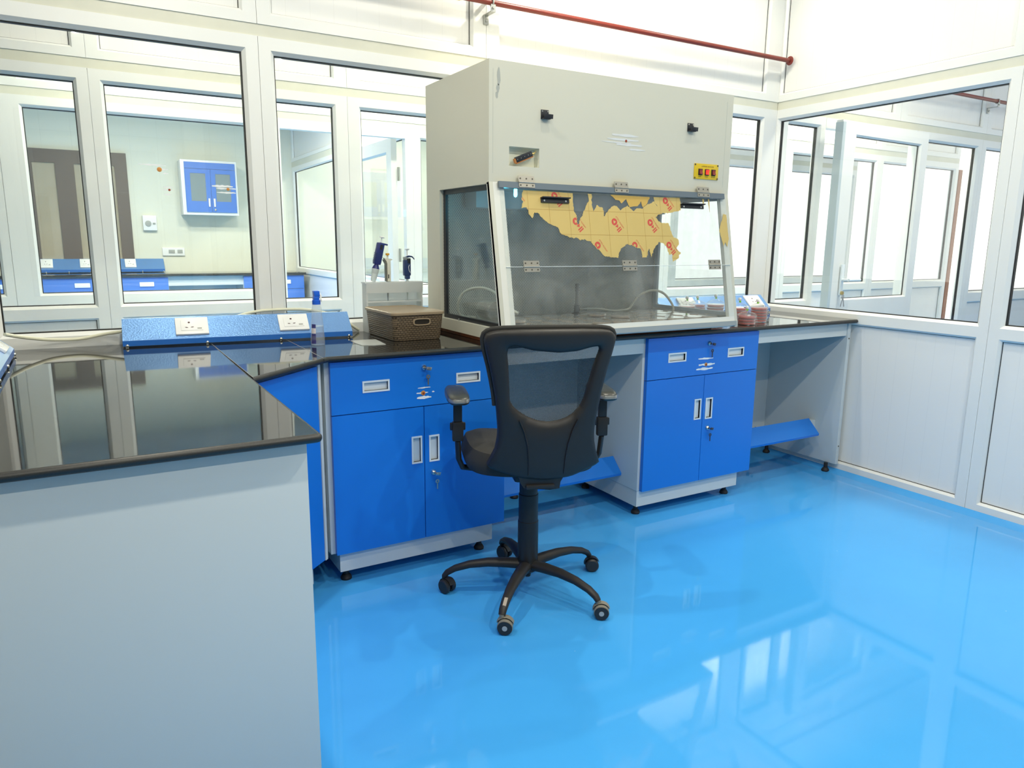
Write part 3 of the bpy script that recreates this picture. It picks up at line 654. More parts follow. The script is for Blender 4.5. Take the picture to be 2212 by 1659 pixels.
# side walls with windows
def side(x, s_, name):
    """s_=+1 for the left wall (outer face at x), -1 for the right"""
    oy = [(HB, .918), (HB, 1.538), (2.577, 1.538), (2.4615, .935), (2.4615, .918)]
    iy = [(3.035, .967), (3.035, 1.530), (2.590, 1.530), (2.480, .967)]
    m = MB(); T = .018 * s_
    # five convex pieces around the opening
    quads = [[oy[0], oy[1], iy[1], iy[0]], [oy[1], oy[2], iy[2], iy[1]], [oy[2], oy[3], iy[3], iy[2]], [oy[0], iy[0], iy[3], oy[3], oy[4]]]
    vf, vb = {}, {}
    def gv(D, p, xx):
        if p not in D: D[p] = m.v((xx, p[0], p[1]))
        return D[p]
    for q in quads:
        m._face([gv(vf, p, x) for p in q]); m._face([gv(vb, p, x + T) for p in reversed(q)])
    for loop in (oy, iy):
        for a, b in zip(loop, loop[1:] + loop[:1]): m._face([vf[a], vf[b], vb[b], vb[a]])
    bmesh.ops.recalc_face_normals(m.bm, faces=list(m.bm.faces))
    sp_ = m.build(name, 'hood', hood)
    # black rubber frame and pane just inside
    o4 = [(3.035, .967), (3.035, 1.530), (2.592, 1.530), (2.482, .967)]; i4 = [(3.014, .985), (3.014, 1.510), (2.612, 1.510), (2.512, .985)]
    m = MB(); xa, xb = x + T * 1.05, x + T * 1.05 + .014 * s_
    rings = [[(xa, *p) for p in o4], [(xa, *p) for p in i4], [(xb, *p) for p in i4], [(xb, *p) for p in o4], [(xa, *p) for p in o4]]
    m.loops(rings, True, False, False, smooth=False); fr_ = m.build('window_rubber', 'blackp' if s_ > 0 else 'alulight', hood)
    m = MB(); xg = xa + .005 * s_; m.prism([(xg, *p) for p in i4], (.004 * s_, 0, 0)); m.build('side_pane', 'sideglass', hood)
side(HX0, 1, 'left_side_wall'); side(HX1, -1, 'right_side_wall')
m = MB(); m.lathe([(.0045, 0), (.0045, .004), (.003, .005), (.003, .010), (.0001, .011)], (HX0 + .008, 2.86, .9675), 10); m.build('bolt', 'steel', hood)
m = MB(); m.box(1.405, 2.67, 2.61, 3.16, .9012, .918); m.build('plywood_base', 'wood', hood)
m = MB(); m.box(HX0 + .018, HX1 - .018, 2.475, HB, .9185, .950); m.build('base_tray', 'hoodwhite', hood)
m = MB(); m.box(1.412, 2.669, 2.50, 3.055, .9505, .9555); m.build('work_deck', 'worksurf', hood)
m = MB(); m.box(1.412, 2.669, 3.056, 3.066, .956, 1.533); m.build('rear_grille', 'grille', hood)
m = MB(); m.box(1.412, 2.669, 3.07, HB - .001, .956, 1.533); m.build('rear_plenum', 'alu', hood)
# front frame
m = MB()
def sbar(x0, x1, s0, s1, d0, d1):
    m.loops([[sash(x0, s0, d0), sash(x1, s0, d0), sash(x1, s1, d0), sash(x0, s1, d0)], [sash(x0, s0, d1), sash(x1, s0, d1), sash(x1, s1, d1), sash(x0, s1, d1)]], True, True, True, False)
sbar(HX0, 1.457, 0, .612, -.02, 0); sbar(2.637, HX1, 0, .612, -.02, 0); sbar(1.457, 2.637, .580, .602, -.02, 0)
m.build('front_frame', 'hoodwhite', hood)
m = MB(); sbar(1.40, 2.682, .602, .624, -.022, .003); m.build('bottom_bar', 'alulight', hood)
m = MB(); sbar(1.428, 2.650, 0.0, .0245, .0045, .016); m.build('top_bar', 'alu', hood)
m = MB(); sbar(1.436, 2.668, .0, .3335, .0005, .0042); us = m.build('upper_sash', 'acrylic', hood)
m = MB(); sbar(1.436, 2.668, .3355, .578, .0005, .0042); ls = m.build('lower_sash', 'acrylic', hood)
m = MB(); sbar(1.436, 2.668, .3337, .3353, .0004, .0046); m.build('sash_edge', 'acryedge', hood)
def hingeplate(x0, x1, s0, sm_, s1, d):
    global m
    m = MB(); sbar(x0, x1, s0, sm_ - .0022, d, d + .0025); sbar(x0 + .001, x1 + .001, sm_ + .0022, s1, d, d + .0025)
    m.tube([sash(x0, sm_, d + .003), sash(x1, sm_, d + .003)], .0034, 10); h_ = m.build('hinge', 'hinge', hood)
    pins(h_, [(sash(x0 + (x1 - x0) * k, ss, d + .0025), sash(x0 + (x1 - x0) * k, ss, d + .0034), .0034) for k in (.12, .5, .88) for ss in ((s0 + sm_) / 2 - .002, (s1 + sm_) / 2 + .002)])
for x0, x1 in ((1.516, 1.590), (1.995, 2.069), (2.476, 2.550)): hingeplate(x0, x1, -.0245, .0005, .0205, .0162)
for x0, x1 in ((1.514, 1.588), (2.014, 2.092), (2.524, 2.600)): hingeplate(x0, x1, .3105, .3343, .3555, .0048)
for x0, x1 in ((1.621, 1.757), (2.377, 2.514)):
    m = MB(); sbar(x0, x1, .054, .0585, .0045, .026); sbar(x0, x1, .060, .075, .0045, .012); sbar(x0, x1 - .008, .0585, .0605, .0045, .009); h_ = m.build('sash_handle', 'blackp', hood)
    pins(h_, [(sash(xx, .068, .012), sash(xx, .068, .0135), .004) for xx in (x0 + .013, x1 - .018)], 'steel')
# sash latches on the housing
for x0, z0 in ((1.626, 1.785), (2.409, 1.8)):
    m = MB(); m.box(x0, x0 + .036, 2.5735, 2.5768, z0 + .005, z0 + .041, .001); m.box(x0 + .002, x0 + .036, 2.556, 2.574, z0 + .004, z0 + .008); m.obox((x0 + .024, 2.554, z0 + .014), (.020, 0, 0), (0, .0015, 0), (0, -.001, .0085), .001); h_ = m.build('sash_latch', 'blackp', hood)
    pins(h_, [((xx, 2.5735, z0 + .035), (xx, 2.572, z0 + .035), .003) for xx in (x0 + .005, x0 + .031)], 'steel')
# control plate
m = MB(); m.box(2.4625, 2.6145, 2.5735, 2.5768, 1.6015, 1.6705, .001); cp = m.build('control_panel', 'yellow', hood)
for k, xx in enumerate((2.500, 2.541, 2.582)):
    m = MB(); m.box(xx - .0125, xx + .0125, 2.5705, 2.5735, 1.619, 1.6475, .0005); m.build('switch_bezel', 'blackp', cp)
    m = MB(); z = 1.6335; tl = .004 if k == 1 else -.004
    m.prism([(xx - .0085, 2.5705, z - .0105), (xx - .0085, 2.5705, z + .0105), (xx - .0085, 2.5660 - max(tl, 0), z + .0105), (xx - .0085, 2.5672, z), (xx - .0085, 2.5660 + min(tl, 0), z - .0105)], (.017, 0, 0)); m.build('rocker_switch', 'rockerlit' if k == 1 else 'rockerdim', cp)
m = MB(); tx = lambda cx, cz: (lambda a, b: (cx + a, 2.5732, cz + b))
m.text('LAMINAR AIR FLOW', .0085, tx(2.545, 1.6585)); m.text('LAMP', .0070, tx(2.4975, 1.6125)); m.text('START', .0070, tx(2.540, 1.6125)); m.text('MOTOR', .0070, tx(2.582, 1.6125)); m.build('lettering', 'black', cp)
pins(cp, [((xx, 2.5735, zz), (xx, 2.5725, zz), .004) for xx in (2.4675, 2.6095) for zz in (1.6065, 1.6655)])
# torn protective film on the upper sash
P1 = [(1.542,.028),(1.658,.028),(1.785,.031),(1.781,.052),(1.78,.102),(1.793,.12),(1.796,.164),(1.808,.142),(1.84,.094),(1.863,.061),(1.861,.042),(1.859,.029),(1.881,.03),(1.876,.058),(1.877,.08),(1.883,.108),(1.901,.076),(1.92,.085),(1.934,.088),(1.936,.124),(1.959,.1),(1.981,.08),(2.01,.075),(2.026,.094),(2.051,.081),(2.068,.072),(2.099,.096),(2.122,.082),(2.152,.084),(2.17,.069),(2.197,.059),(2.216,.049),(2.238,.071),(2.222,.052),(2.22,.03),(2.377,.026),(2.379,.044),(2.377,.084),(2.312,.098),(2.255,.102),(2.223,.118),(2.251,.144),(2.298,.146),(2.304,.172),(2.318,.205),(2.348,.218),(2.35,.238),(2.33,.258),(2.357,.278),(2.334,.305),(2.306,.318),(2.303,.285),(2.285,.285),(2.278,.258),(2.262,.24),(2.233,.229),(2.2,.259),(2.179,.298),(2.171,.259),(2.154,.298),(2.129,.299),(2.124,.262),(2.084,.249),(2.053,.24),(2.012,.259),(1.994,.3),(1.959,.298),(1.92,.291),(1.898,.269),(1.87,.247),(1.857,.23),(1.842,.229),(1.824,.22),(1.804,.226),(1.779,.214),(1.768,.219),(1.743,.212),(1.714,.203),(1.701,.191),(1.692,.173),(1.671,.166),(1.647,.156),(1.627,.143),(1.605,.119),(1.588,.116),(1.575,.14),(1.563,.126),(1.552,.097),(1.527,.101),(1.538,.074),(1.531,.065)]
P2 = [(1.978,.029),(2.196,.031),(2.195,.039),(2.17,.07),(2.152,.077),(2.146,.051),(2.127,.072),(2.08,.08),(2.069,.06),(2.063,.044),(2.036,.065),(2.025,.052),(2.004,.051),(1.993,.04)]
P3 = [(2.645,.094),(2.665,.096),(2.666,.153),(2.669,.213),(2.655,.249),(2.645,.225),(2.631,.247),(2.62,.206),(2.611,.173),(2.624,.137),(2.638,.116)]
P4 = [(2.516,.026),(2.527,.029),(2.52,.076),(2.517,.053)]
P5 = [(2.552,.026),(2.561,.026),(2.558,.089),(2.553,.054)]
def jag(P, amp):
    out = []
    for (a, b), (c_, d_) in zip(P, P[1:] + P[:1]):
        out.append((a, b)); ln = math.hypot(c_ - a, d_ - b)
        if b < .034 and d_ < .034: continue
        n = int(ln / .007)
        for k in range(1, n + 1):
            u = k / (n + 1); out.append((a + (c_ - a) * u + random.uniform(-amp, amp), b + (d_ - b) * u + random.uniform(-amp, amp)))
    return out
def inside(P, x, y):
    r = False
    for (a, b), (c_, d_) in zip(P, P[1:] + P[:1]):
        if (b > y) != (d_ > y) and x < (c_ - a) * (y - b) / (d_ - b) + a: r = not r
    return r
def filmsheet(P, d0, d1):
    vs = [m.v(sash(a, b, d1)) for a, b in P]; wv = [m.v(sash(a, b, d0)) for a, b in P]
    es = [m.bm.edges.new((vs[i], vs[(i + 1) % len(P)])) for i in range(len(P))]
    r = bmesh.ops.triangle_fill(m.bm, edges=es, use_beauty=True)
    for ff in r['geom']:
        if isinstance(ff, bmesh.types.BMFace): ff.material_index = m.mi
    for i in range(len(P)): m._face([vs[i], vs[(i + 1) % len(P)], wv[(i + 1) % len(P)], wv[i]])
J1 = jag(P1, .0028)
m = MB(); filmsheet(J1, .0043, .0048); m.build('masking_film', 'film', us)
for P_ in (P3, P4, P5): m = MB(); filmsheet(jag(P_, .001), .0043, .0048); m.build('masking_film', 'film', us)
m = MB(); filmsheet(jag(P2, .0015), .0050, .0056); m.build('masking_film', 'filmdark', us)
m = MB()
def gline(p, q):
    n = 60; run = None
    for i in range(n):
        a = (p[0] + (q[0] - p[0]) * i / n, p[1] + (q[1] - p[1]) * i / n); b = (p[0] + (q[0] - p[0]) * (i + 1) / n, p[1] + (q[1] - p[1]) * (i + 1) / n)
        if inside(J1, (a[0] + b[0]) / 2, (a[1] + b[1]) / 2):
            w_ = .0007; dx, dy = (w_, 0) if abs(p[0] - q[0]) < 1e-6 else (0, w_)
            m.poly([sash(a[0] - dx, a[1] - dy, .0050), sash(a[0] + dx, a[1] + dy, .0050), sash(b[0] + dx, b[1] + dy, .0050), sash(b[0] - dx, b[1] - dy, .0050)])
for k in range(9): gline((1.560 + .0993 * k, .025), (1.560 + .0993 * k, .33))
for s_ in (.1025, .2025, .302): gline((1.50, s_), (2.45, s_))
m.build('grid_print', 'filmline', us)
def logo(cx, cs, parts='ctbw'):
    """print on the film: disc with a triangle, wedge, two bars, and slanted wording"""
    ax = Vector((.59, .81)); ay = Vector((.81, -.59))       # along the mark / across it (x, s)
    P_ = lambda u, w, d=.0052: sash(cx + ax.x * u + ay.x * w, cs + ax.y * u + ay.y * w, d)
    def put(pts, d=.0052):
        q = [(cx + ax.x * u + ay.x * w, cs + ax.y * u + ay.y * w) for u, w in pts]
        if all(inside(J1, *z) for z in q): m.poly([sash(z[0], z[1], d) for z in q])
    R = .0152
    if 'c' in parts:
        n = 24
        tri = [(.6 * R * math.cos(a), .6 * R * math.sin(a)) for a in (PI, PI + 2 * PI / 3, PI + 4 * PI / 3)]
        for k in range(n):
            a0, a1 = 2 * PI * k / n, 2 * PI * (k + 1) / n
            put([(R * math.cos(a0), R * math.sin(a0)), (R * math.cos(a1), R * math.sin(a1)), (.74 * R * math.cos(a1), .74 * R * math.sin(a1)), (.74 * R * math.cos(a0), .74 * R * math.sin(a0))])
        def tri_r(a):
            best = 9
            for (p, q) in zip(tri, tri[1:] + tri[:1]):
                dx, dy = math.cos(a), math.sin(a); ex, ey = q[0] - p[0], q[1] - p[1]; den = dx * ey - dy * ex
                if abs(den) < 1e-9: continue
                t_ = (p[0] * ey - p[1] * ex) / den
                if t_ > 0: best = min(best, t_)
            return min(best, .72 * R)
        for k in range(n):
            a0, a1 = 2 * PI * k / n, 2 * PI * (k + 1) / n; r0, r1 = tri_r(a0), tri_r(a1)
            put([(.75 * R * math.cos(a0), .75 * R * math.sin(a0)), (.75 * R * math.cos(a1), .75 * R * math.sin(a1)), (r1 * math.cos(a1), r1 * math.sin(a1)), (r0 * math.cos(a0), r0 * math.sin(a0))])
    if 't' in parts: put([(.018, -.010), (.018, .010), (.030, 0)])
    if 'b' in parts:
        put([(.033, -.013), (.033, .013), (.0385, .013), (.0385, -.013)]); put([(.042, -.013), (.042, .013), (.0475, .013), (.0475, -.013)])
    if 'w' in parts:
        def mt(a, b): u, w = .018 - a, .0225 + b; return P_(u, w)
        mm = MB(); mm.text('MARGA CIPTA', .0098, mt)
        ok = []
        for ff in mm.bm.faces:
            cc_ = ff.calc_center_median(); s__ = (cc_ - Vector((cc_.x, 2.577, 1.538))).dot(sd)
            if inside(J1, cc_.x, s__): m.poly([v_.co.copy() for v_ in ff.verts])
        mm.bm.free()
m = MB()
for (cx, cs) in ((1.786, .147), (1.989, .145), (2.189, .144), (1.890, .246), (2.091, .245), (2.288, .044), (2.289, .243), (1.690, .045)): logo(cx, cs)
logo(1.497, .046, 'w'); logo(2.10, .10, '')
m.build('film_print', 'filmred', us)
# lamps inside
m = MB(); m.box(1.52, 2.62, 2.93, 3.04, 1.455, 1.5335, .004); lh = m.build('lamp_housing', 'alulight', hood)
m = MB(); m.lathe([(.0001, .0335), (.007, .033), (.008, .012), (.006, .003), (.0001, 0)], (1.562, 2.66, 1.488), 14); m.cyl((1.562, 2.66, 1.52), (1.562, 2.66, 1.534), .006); m.build('lamp_tube', 'uv', hood)

# ------------------------------------------------------------------ dishes, burner and hoses in the hood
def petri(name, label, cat, loc, agar, group, tilt=None):
    t = thing(name, label, cat, loc, 0, group)
    m = MB(); m.lathe([(.0001, 0), (.043, 0), (.043, .012), (.042, .012), (.042, .0012), (.0001, .0012)], seg=30); m.build('base', 'petri', t, local=True)
    ah = .0095 if agar == 'redagar' else .0060
    m = MB(); m.lathe([(.0001, .0014), (.0415, .0014), (.0415, ah), (.0001, ah)], seg=30); m.build('agar', agar, t, local=True)
    m = MB(); m.lathe([(.0448, .004), (.0455, .004), (.0455, .0148), (.0001, .0148), (.0001, .0138), (.0446, .0138), (.0448, .004)], seg=30); m.build('lid', 'petri', t, local=True)
    return t
ZDK = .9558
GD = 'petri dishes spread over the hood deck'
LBD = 'clear petri dish lying on the deck inside the laminar flow hood'
dish0 = None
for r_, (yy, n, x0, x1) in enumerate(((2.548, 11, 1.52, 2.58), (2.645, 10, 1.64, 2.60), (2.742, 10, 1.64, 2.56), (2.84, 10, 1.66, 2.60))):
    for k in range(n):
        x = x0 + (x1 - x0) * k / (n - 1) + random.uniform(-.003, .003); y = yy + random.uniform(-.001, .006)
        if r_ == 0 and k == 0: continue
        if dish0 is None: dish0 = petri('petri_dish', LBD, 'petri dish', (x, y, ZDK), 'agar', GD)
        else: dup(dish0, (x, y, ZDK))
for (x, y, lb) in ((2.12, 2.646, 'clear petri dish stacked on another at the middle of the hood deck'), (2.06, 2.748, 'clear petri dish stacked on another behind the middle of the hood deck')):
    d_ = dup(dish0, (x, y, ZDK + .0152), lb)
for k in range(3): dup(dish0, (1.50, 2.545, ZDK + .0152 * k), 'clear petri dish in the small stack at the left front inside the hood')
# sleeve of stacked dishes standing against the left window
t = thing('dish_sleeve', 'crumpled clear plastic sleeve of petri dishes lying inside the hood at left', 'plastic bag', (1.50, 2.80, ZDK))
m = MB(); rr = [.040, .056, .058, .058, .057, .058, .057, .046]
m.tube([(1.505 + .004 * math.sin(k), 2.675 + .034 * k, ZDK + .0605) for k in range(8)], rr, 18); m.build('film', 'bag', t)
ds = petri('petri_dish', 'clear petri dish on edge inside the sleeve at the hood left window', 'petri dish', (1.505, 2.72, ZDK + .0605), 'petri', 'petri dishes in the sleeve at the hood left window')
ds.rotation_euler = (PI / 2, 0, 0)
for k in range(1, 7): dup(ds, (1.505, 2.72 + .0162 * k, ZDK + .0605))
# burner
t = thing('bunsen_burner', 'slim grey metal burner standing in the middle of the hood deck', 'burner', (2.10, 2.965, ZDK))
m = MB(); m.lathe([(.0001, 0), (.024, 0), (.024, .006), (.012, .012), (.0135, .014), (.0135, .045), (.010, .047)], (2.10, 2.965, ZDK), 20); m.build('base', 'burner', t)
m = MB(); m.lathe([(.009, .047), (.0075, .075), (.0075, .110), (.0095, .112), (.0095, .152), (.007, .153), (.0001, .153)], (2.10, 2.965, ZDK), 20); m.build('barrel', 'burner', t)
m = MB(); m.cyl((2.113, 2.96, ZDK + .028), (2.145, 2.95, ZDK + .028), .006); m.cyl((2.135, 2.953, ZDK + .028), (2.150, 2.949, ZDK + .028), .009); m.build('gas_inlet', 'steel', t)
hose('milky hose lying from the burner to the right inside the hood', [(2.15, 2.949, ZDK + .028), (2.22, 2.935, ZDK + .026), (2.30, 2.95, ZDK + .014), (2.40, 2.985, ZDK + .008), (2.47, 3.005, ZDK + .016), (2.50, 2.98, ZDK + .075), (2.545, 2.93, ZDK + .110), (2.595, 2.89, ZDK + .098), (2.630, 2.86, ZDK + .045), (2.636, 2.85, ZDK + .008)], .006, 'clearhose', 'hose', 'hose')
hose('milky hose looped against the left window inside the hood', [(1.55, 3.00, ZDK + .006), (1.47, 2.985, ZDK + .02), (1.445, 2.965, ZDK + .07), (1.455, 2.93, ZDK + .125), (1.48, 2.87, ZDK + .15), (1.50, 2.78, ZDK + .150), (1.515, 2.70, ZDK + .12), (1.53, 2.63, ZDK + .075), (1.545, 2.60, ZDK + .06)], .0065, 'clearhose', 'hose', 'hose')

# ------------------------------------------------------------------ bagged red plates right of the hood
def dishbag(x, y, n, h, label, group, where, knot=(0, 0), r=.051):
    t = thing('plate_bag', label, 'plastic bag', (x, y, .9), 0, 'clear bags of red culture plates')
    m = MB(); hh = n * .0155 + .004; seg = 26; rings = []
    ph = random.uniform(0, 6)
    for (z, k) in ((.0012, .92), (.006, 1.0), (hh * .35, 1.03), (hh * .7, 1.0), (hh, .98), (hh + (h - hh) * .35, .72), (hh + (h - hh) * .75, .25), (h, .07)):
        rings.append([(x + knot[0] * max(0, (z - hh)) / max(h - hh, .01) + r * k * (1 + .045 * math.sin(3 * a + ph + z * 60) + .03 * math.sin(7 * a - z * 90)) * math.cos(a), y + knot[1] * max(0, (z - hh)) / max(h - hh, .01) + r * k * (1 + .045 * math.sin(3 * a + ph) + .03 * math.sin(5 * a + z * 80)) * math.sin(a), .9 + z) for a in [2 * PI * q / seg for q in range(seg)]])
    m.loops(rings, True, True, True); m.build('film', 'bag', t)
    kx, ky = x + knot[0], y + knot[1]
    m = MB(); m.lathe([(.0001, -.004), (.005, -.003), (.006, .002), (.0045, .007), (.0001, .008)], (kx, ky, .9 + h), 10, (.3, 0, 1)); m.build('tie', 'greentie', t)
    m = MB(); m.lathe([(.004, .005), (.008, .009), (.009, .015), (.006, .021), (.0001, .023)], (kx, ky, .9 + h), 10, (-.15, 0, 1)); m.build('knot', 'whitetie', t)
    d0 = petri('culture_plate', f'red culture plate in {where}', 'petri dish', (x, y, .9030), 'redagar', group)
    for k in range(1, n): dup(d0, (x + random.uniform(-.001, .001), y + random.uniform(-.001, .001), .9030 + .0152 * k))
dishbag(2.932, 2.625, 3, .075, 'short clear bag of red plates nearest the worktop edge', 'red plates in the short bag', 'the short bag nearest the worktop edge right of the hood', (.0, 0))
dishbag(2.995, 2.735, 5, .108, 'tall clear bag of red plates behind the short bag', 'red plates in the tall bag behind', 'the tall bag just behind the short bag', (-.01, -.01))
dishbag(3.105, 2.700, 5, .100, 'clear bag of red plates standing rightmost of the group', 'red plates in the rightmost bag', 'the rightmost bag of the group beside the hood', (-.012, 0))
dishbag(2.885, 2.80, 6, .125, 'clear bag of red plates half hidden behind the hood corner', 'red plates in the half hidden bag', 'the bag half hidden behind the hood corner', (.0, 0))
dishbag(2.80, 2.925, 5, .108, 'clear bag of red plates seen through the hood right window', 'red plates in the bag behind the hood right window', 'the bag seen through the hood right window', (0, 0))
dishbag(2.935, 2.985, 5, .105, 'clear bag of red plates behind the others next to the blue raceway', 'red plates in the bag next to the raceway', 'the rear bag next to the right raceway', (0, 0))

# ------------------------------------------------------------------ basket, bottle, packet
t = thing('storage_basket', 'brown woven-look plastic basket with a flat lid on the worktop', 'basket', (1.180, 2.957, .9), math.radians(1.0))
def rrect(hx, hy, r, n=5):
    return [(sx * (hx - r) + r * math.cos(a), sy * (hy - r) + r * math.sin(a)) for (sx, sy, b) in ((1, 1, 0), (-1, 1, PI / 2), (-1, -1, PI), (1, -1, 1.5 * PI)) for a in [b + PI / 2 * k / n for k in range(n + 1)]]
m = MB(); m.loops([[(*p, .001) for p in rrect(.104, .152, .022)], [(*p, .006) for p in rrect(.107, .155, .022)], [(*p, .106) for p in rrect(.116, .165, .024)]], True, True, True); bk = m.build('body', 'basket', t, local=True)
m = MB(); m.loops([[(*p, z) for p in rrect(hx, hy, .026)] for hx, hy, z in ((.117, .166, .107), (.121, .170, .108), (.1215, .1705, .117), (.119, .168, .1195), (.113, .162, .1165), (.05, .10, .1165))], True, True, True); m.build('lid', 'lid', t, local=True)
yf = -.1615; ov = [(.040 * math.cos(a) * 1.0, .0145 * math.sin(a)) for a in [2 * PI * k / 28 for k in range(28)]]
sq = lambda c_, h, p=.55: (math.copysign(abs(c_) ** p, c_) * h)
ovs = [(sq(math.cos(a), .034), sq(math.sin(a), .011)) for a in [2 * PI * k / 32 for k in range(32)]]
m = MB(); hr = [[(.012 + x * k, yf - .001 - dz + (z * k) * -.09, .078 + z * k2) for x, z in ovs] for (k, k2, dz) in ((1.18, 1.42, .0), (1.14, 1.36, .004), (1.0, 1.0, .004), (.98, .96, .0))]
m.loops(hr, True, False, False); hd_ = m.build('handle_rim', 'lid', t, local=True)
m = MB(); m.poly([(.012 + x, yf - .0018 + z * -.09, .078 + z) for x, z in ovs]); m.build('hand_hole', 'dark_in', t, local=True)
t = thing('spray_bottle', 'clear spray bottle with a blue trigger head in front of the raceway', 'bottle', (.775, 2.855, .9))
m = MB(); m.lathe([(.0001, .001), (.026, .001), (.0275, .006), (.0275, .030), (.0255, .05), (.0235, .08), (.0205, .11), (.0195, .125), (.020, .14), (.0165, .152), (.0155, .160)], (.775, 2.855, .9), 26); b_ = m.build('bottle', 'bottle', t)
m = MB(); m.lathe([(.0001, .0022), (.0262, .0022), (.0262, .030), (.0242, .05), (.0225, .075), (.0001, .075)], (.775, 2.855, .9), 26); m.build('liquid', glassy('clear_liquid', (.93, .95, .96), haze=.06, ior=1.33), t)
m = MB(); m.lathe([(.0001, .160), (.0162, .160), (.0162, .176), (.014, .178), (.0001, .178)], (.775, 2.855, .9), 22); m.box(.763, .785, 2.842, 2.868, 1.0775, 1.092, .003); m.obox((.7755, 2.855, 1.102), (.0115, 0, 0), (0, .014, 0), (-.001, 0, .011), .003); m.build('trigger_head', 'trigger', t)
m = MB(); m.tube([(.786, 2.848, 1.105), (.790, 2.84, 1.094), (.788, 2.838, 1.082), (.793, 2.838, 1.072)], .003, 8); m.build('trigger', 'whitetie', t)
m = MB()
def lab(a0, a1, z0, z1, r0, r1):
    n = 6; m.loops([[(.775 + r * math.cos(a), 2.855 + r * math.sin(a), z) for a in [a0 + (a1 - a0) * k / n for k in range(n + 1)]] for z, r in ((z0, r0), (z1, r1))], False, False, False)
lab(math.radians(195), math.radians(240), .908, .946, .0281, .0262); m.mi = 1; lab(math.radians(195), math.radians(240), .948, .968, .0262, .0249); m.mi = 0; lab(math.radians(195), math.radians(240), .969, .984, .0249, .0240)
m.build('sticker', ['purple', 'labelpink'], t)
m = MB(); q = [(.925, 2.913, .9012), (.918, 2.82, .9012), (.921, 2.750, .9012), (.965, 2.735, .9012), (1.015, 2.738, .9012), (1.024, 2.83, .9012), (1.030, 2.905, .9012), (.98, 2.912, .9012)]
cx_, cy_ = .972, 2.83
m.loops([[p for p in q], [(p[0], p[1], .9016) for p in q], [(cx_ + (p[0] - cx_) * .7, cy_ + (p[1] - cy_) * .7, .9030) for p in q], [(cx_ + (p[0] - cx_) * .3, cy_ + (p[1] - cy_) * .3, .9024) for p in q]], True, True, True)
tag(m.build('plastic_packet', 'packet'), 'flat translucent plastic packet lying beside the brown basket', 'packet')

# ------------------------------------------------------------------ pipettes on their stand
t = thing('pipette_stand', 'white acrylic pipette stand behind the brown basket', 'stand', (1.20, 3.17, .9))
for x in (1.078, 1.342):
    m = MB(); m.prism([(x, 3.136, .9005), (x, 3.200, .9005), (x, 3.198, 1.118), (x, 3.142, 1.118)], (.006, 0, 0)); m.build('side_panel', 'acwhite', t)
m = MB(); m.grid_plate(lambda a, b, d: (a, b, 1.1185 + d), 1.074, 1.352, 3.140, 3.200, 0, .006, [(1.180, 1.200, 3.155, 3.185), (1.276, 1.296, 3.155, 3.185)]); m.build('top_shelf', 'acwhite', t)
m = MB(); m.obox((1.213, 3.139, 1.100), (.136, 0, 0), (0, .002, 0), (0, -.002, .024)); m.build('front_lip', 'acwhite', t)
m = MB(); m.grid_plate(lambda a, b, d: (a, b, 1.034 + d), 1.0845, 1.3415, 3.139, 3.195, 0, .005, [(1.180, 1.200, 3.155, 3.185), (1.276, 1.296, 3.155, 3.185)]); m.build('lower_shelf', 'acwhite', t)
m = MB(); m.box(1.0845, 1.3415, 3.194, 3.198, .93, 1.118); m.build('back_panel', 'acwhite', t)
GP = 'pipettes on the white stand'
# large navy pipette leaning to the right
ax = Vector((.235, 0, .972)); o_ = Vector((1.119, 3.165, 1.127))
t = thing('pipette', 'large navy pipette with wide pale barrel leaning on the stand', 'pipette', tuple(o_), 0, GP)
at = lambda h, dx=0: o_ + ax * h + Vector((dx, 0, -dx * .24))
m = MB(); m.lathe([(.0001, 0), (.0105, 0), (.0130, .012), (.0142, .036), (.0150, .037), (.0175, .058), (.0001, .058)], o_, 20, ax); m.build('barrel', 'cone', t)
m = MB(); m.lathe([(.0165, .057), (.016, .062), (.010, .076), (.0105, .080), (.0001, .080)], o_, 20, ax); m.build('collar', 'navy', t)
m = MB(); sxv = Vector((.972, 0, -.235)); m.obox(at(.127), sxv * .0165, (0, .013, 0), ax * .049, .005); m.obox(at(.174) + sxv * .012, sxv * .019, (0, .010, 0), ax * .0035, .002); hd_ = m.build('handle', 'navy', t)
m = MB()
for k in range(6): m.obox(at(.090 + .0075 * k) - sxv * .0005, sxv * .0172, (0, .0136, 0), ax * .0012)
m.build('grip_rib', 'navy2', hd_)
m = MB(); m.obox(at(.156) + Vector((.002, -.0135, 0)), sxv * .006, (0, .001, 0), ax * .011); m.build('display', 'blackp', t)
m = MB(); m.cyl(at(.172), at(.198), .0022); m.lathe([(.0001, .198), (.010, .198), (.0115, .2015), (.010, .204), (.0001, .205)], o_, 20, ax); m.build('plunger', 'white', t)
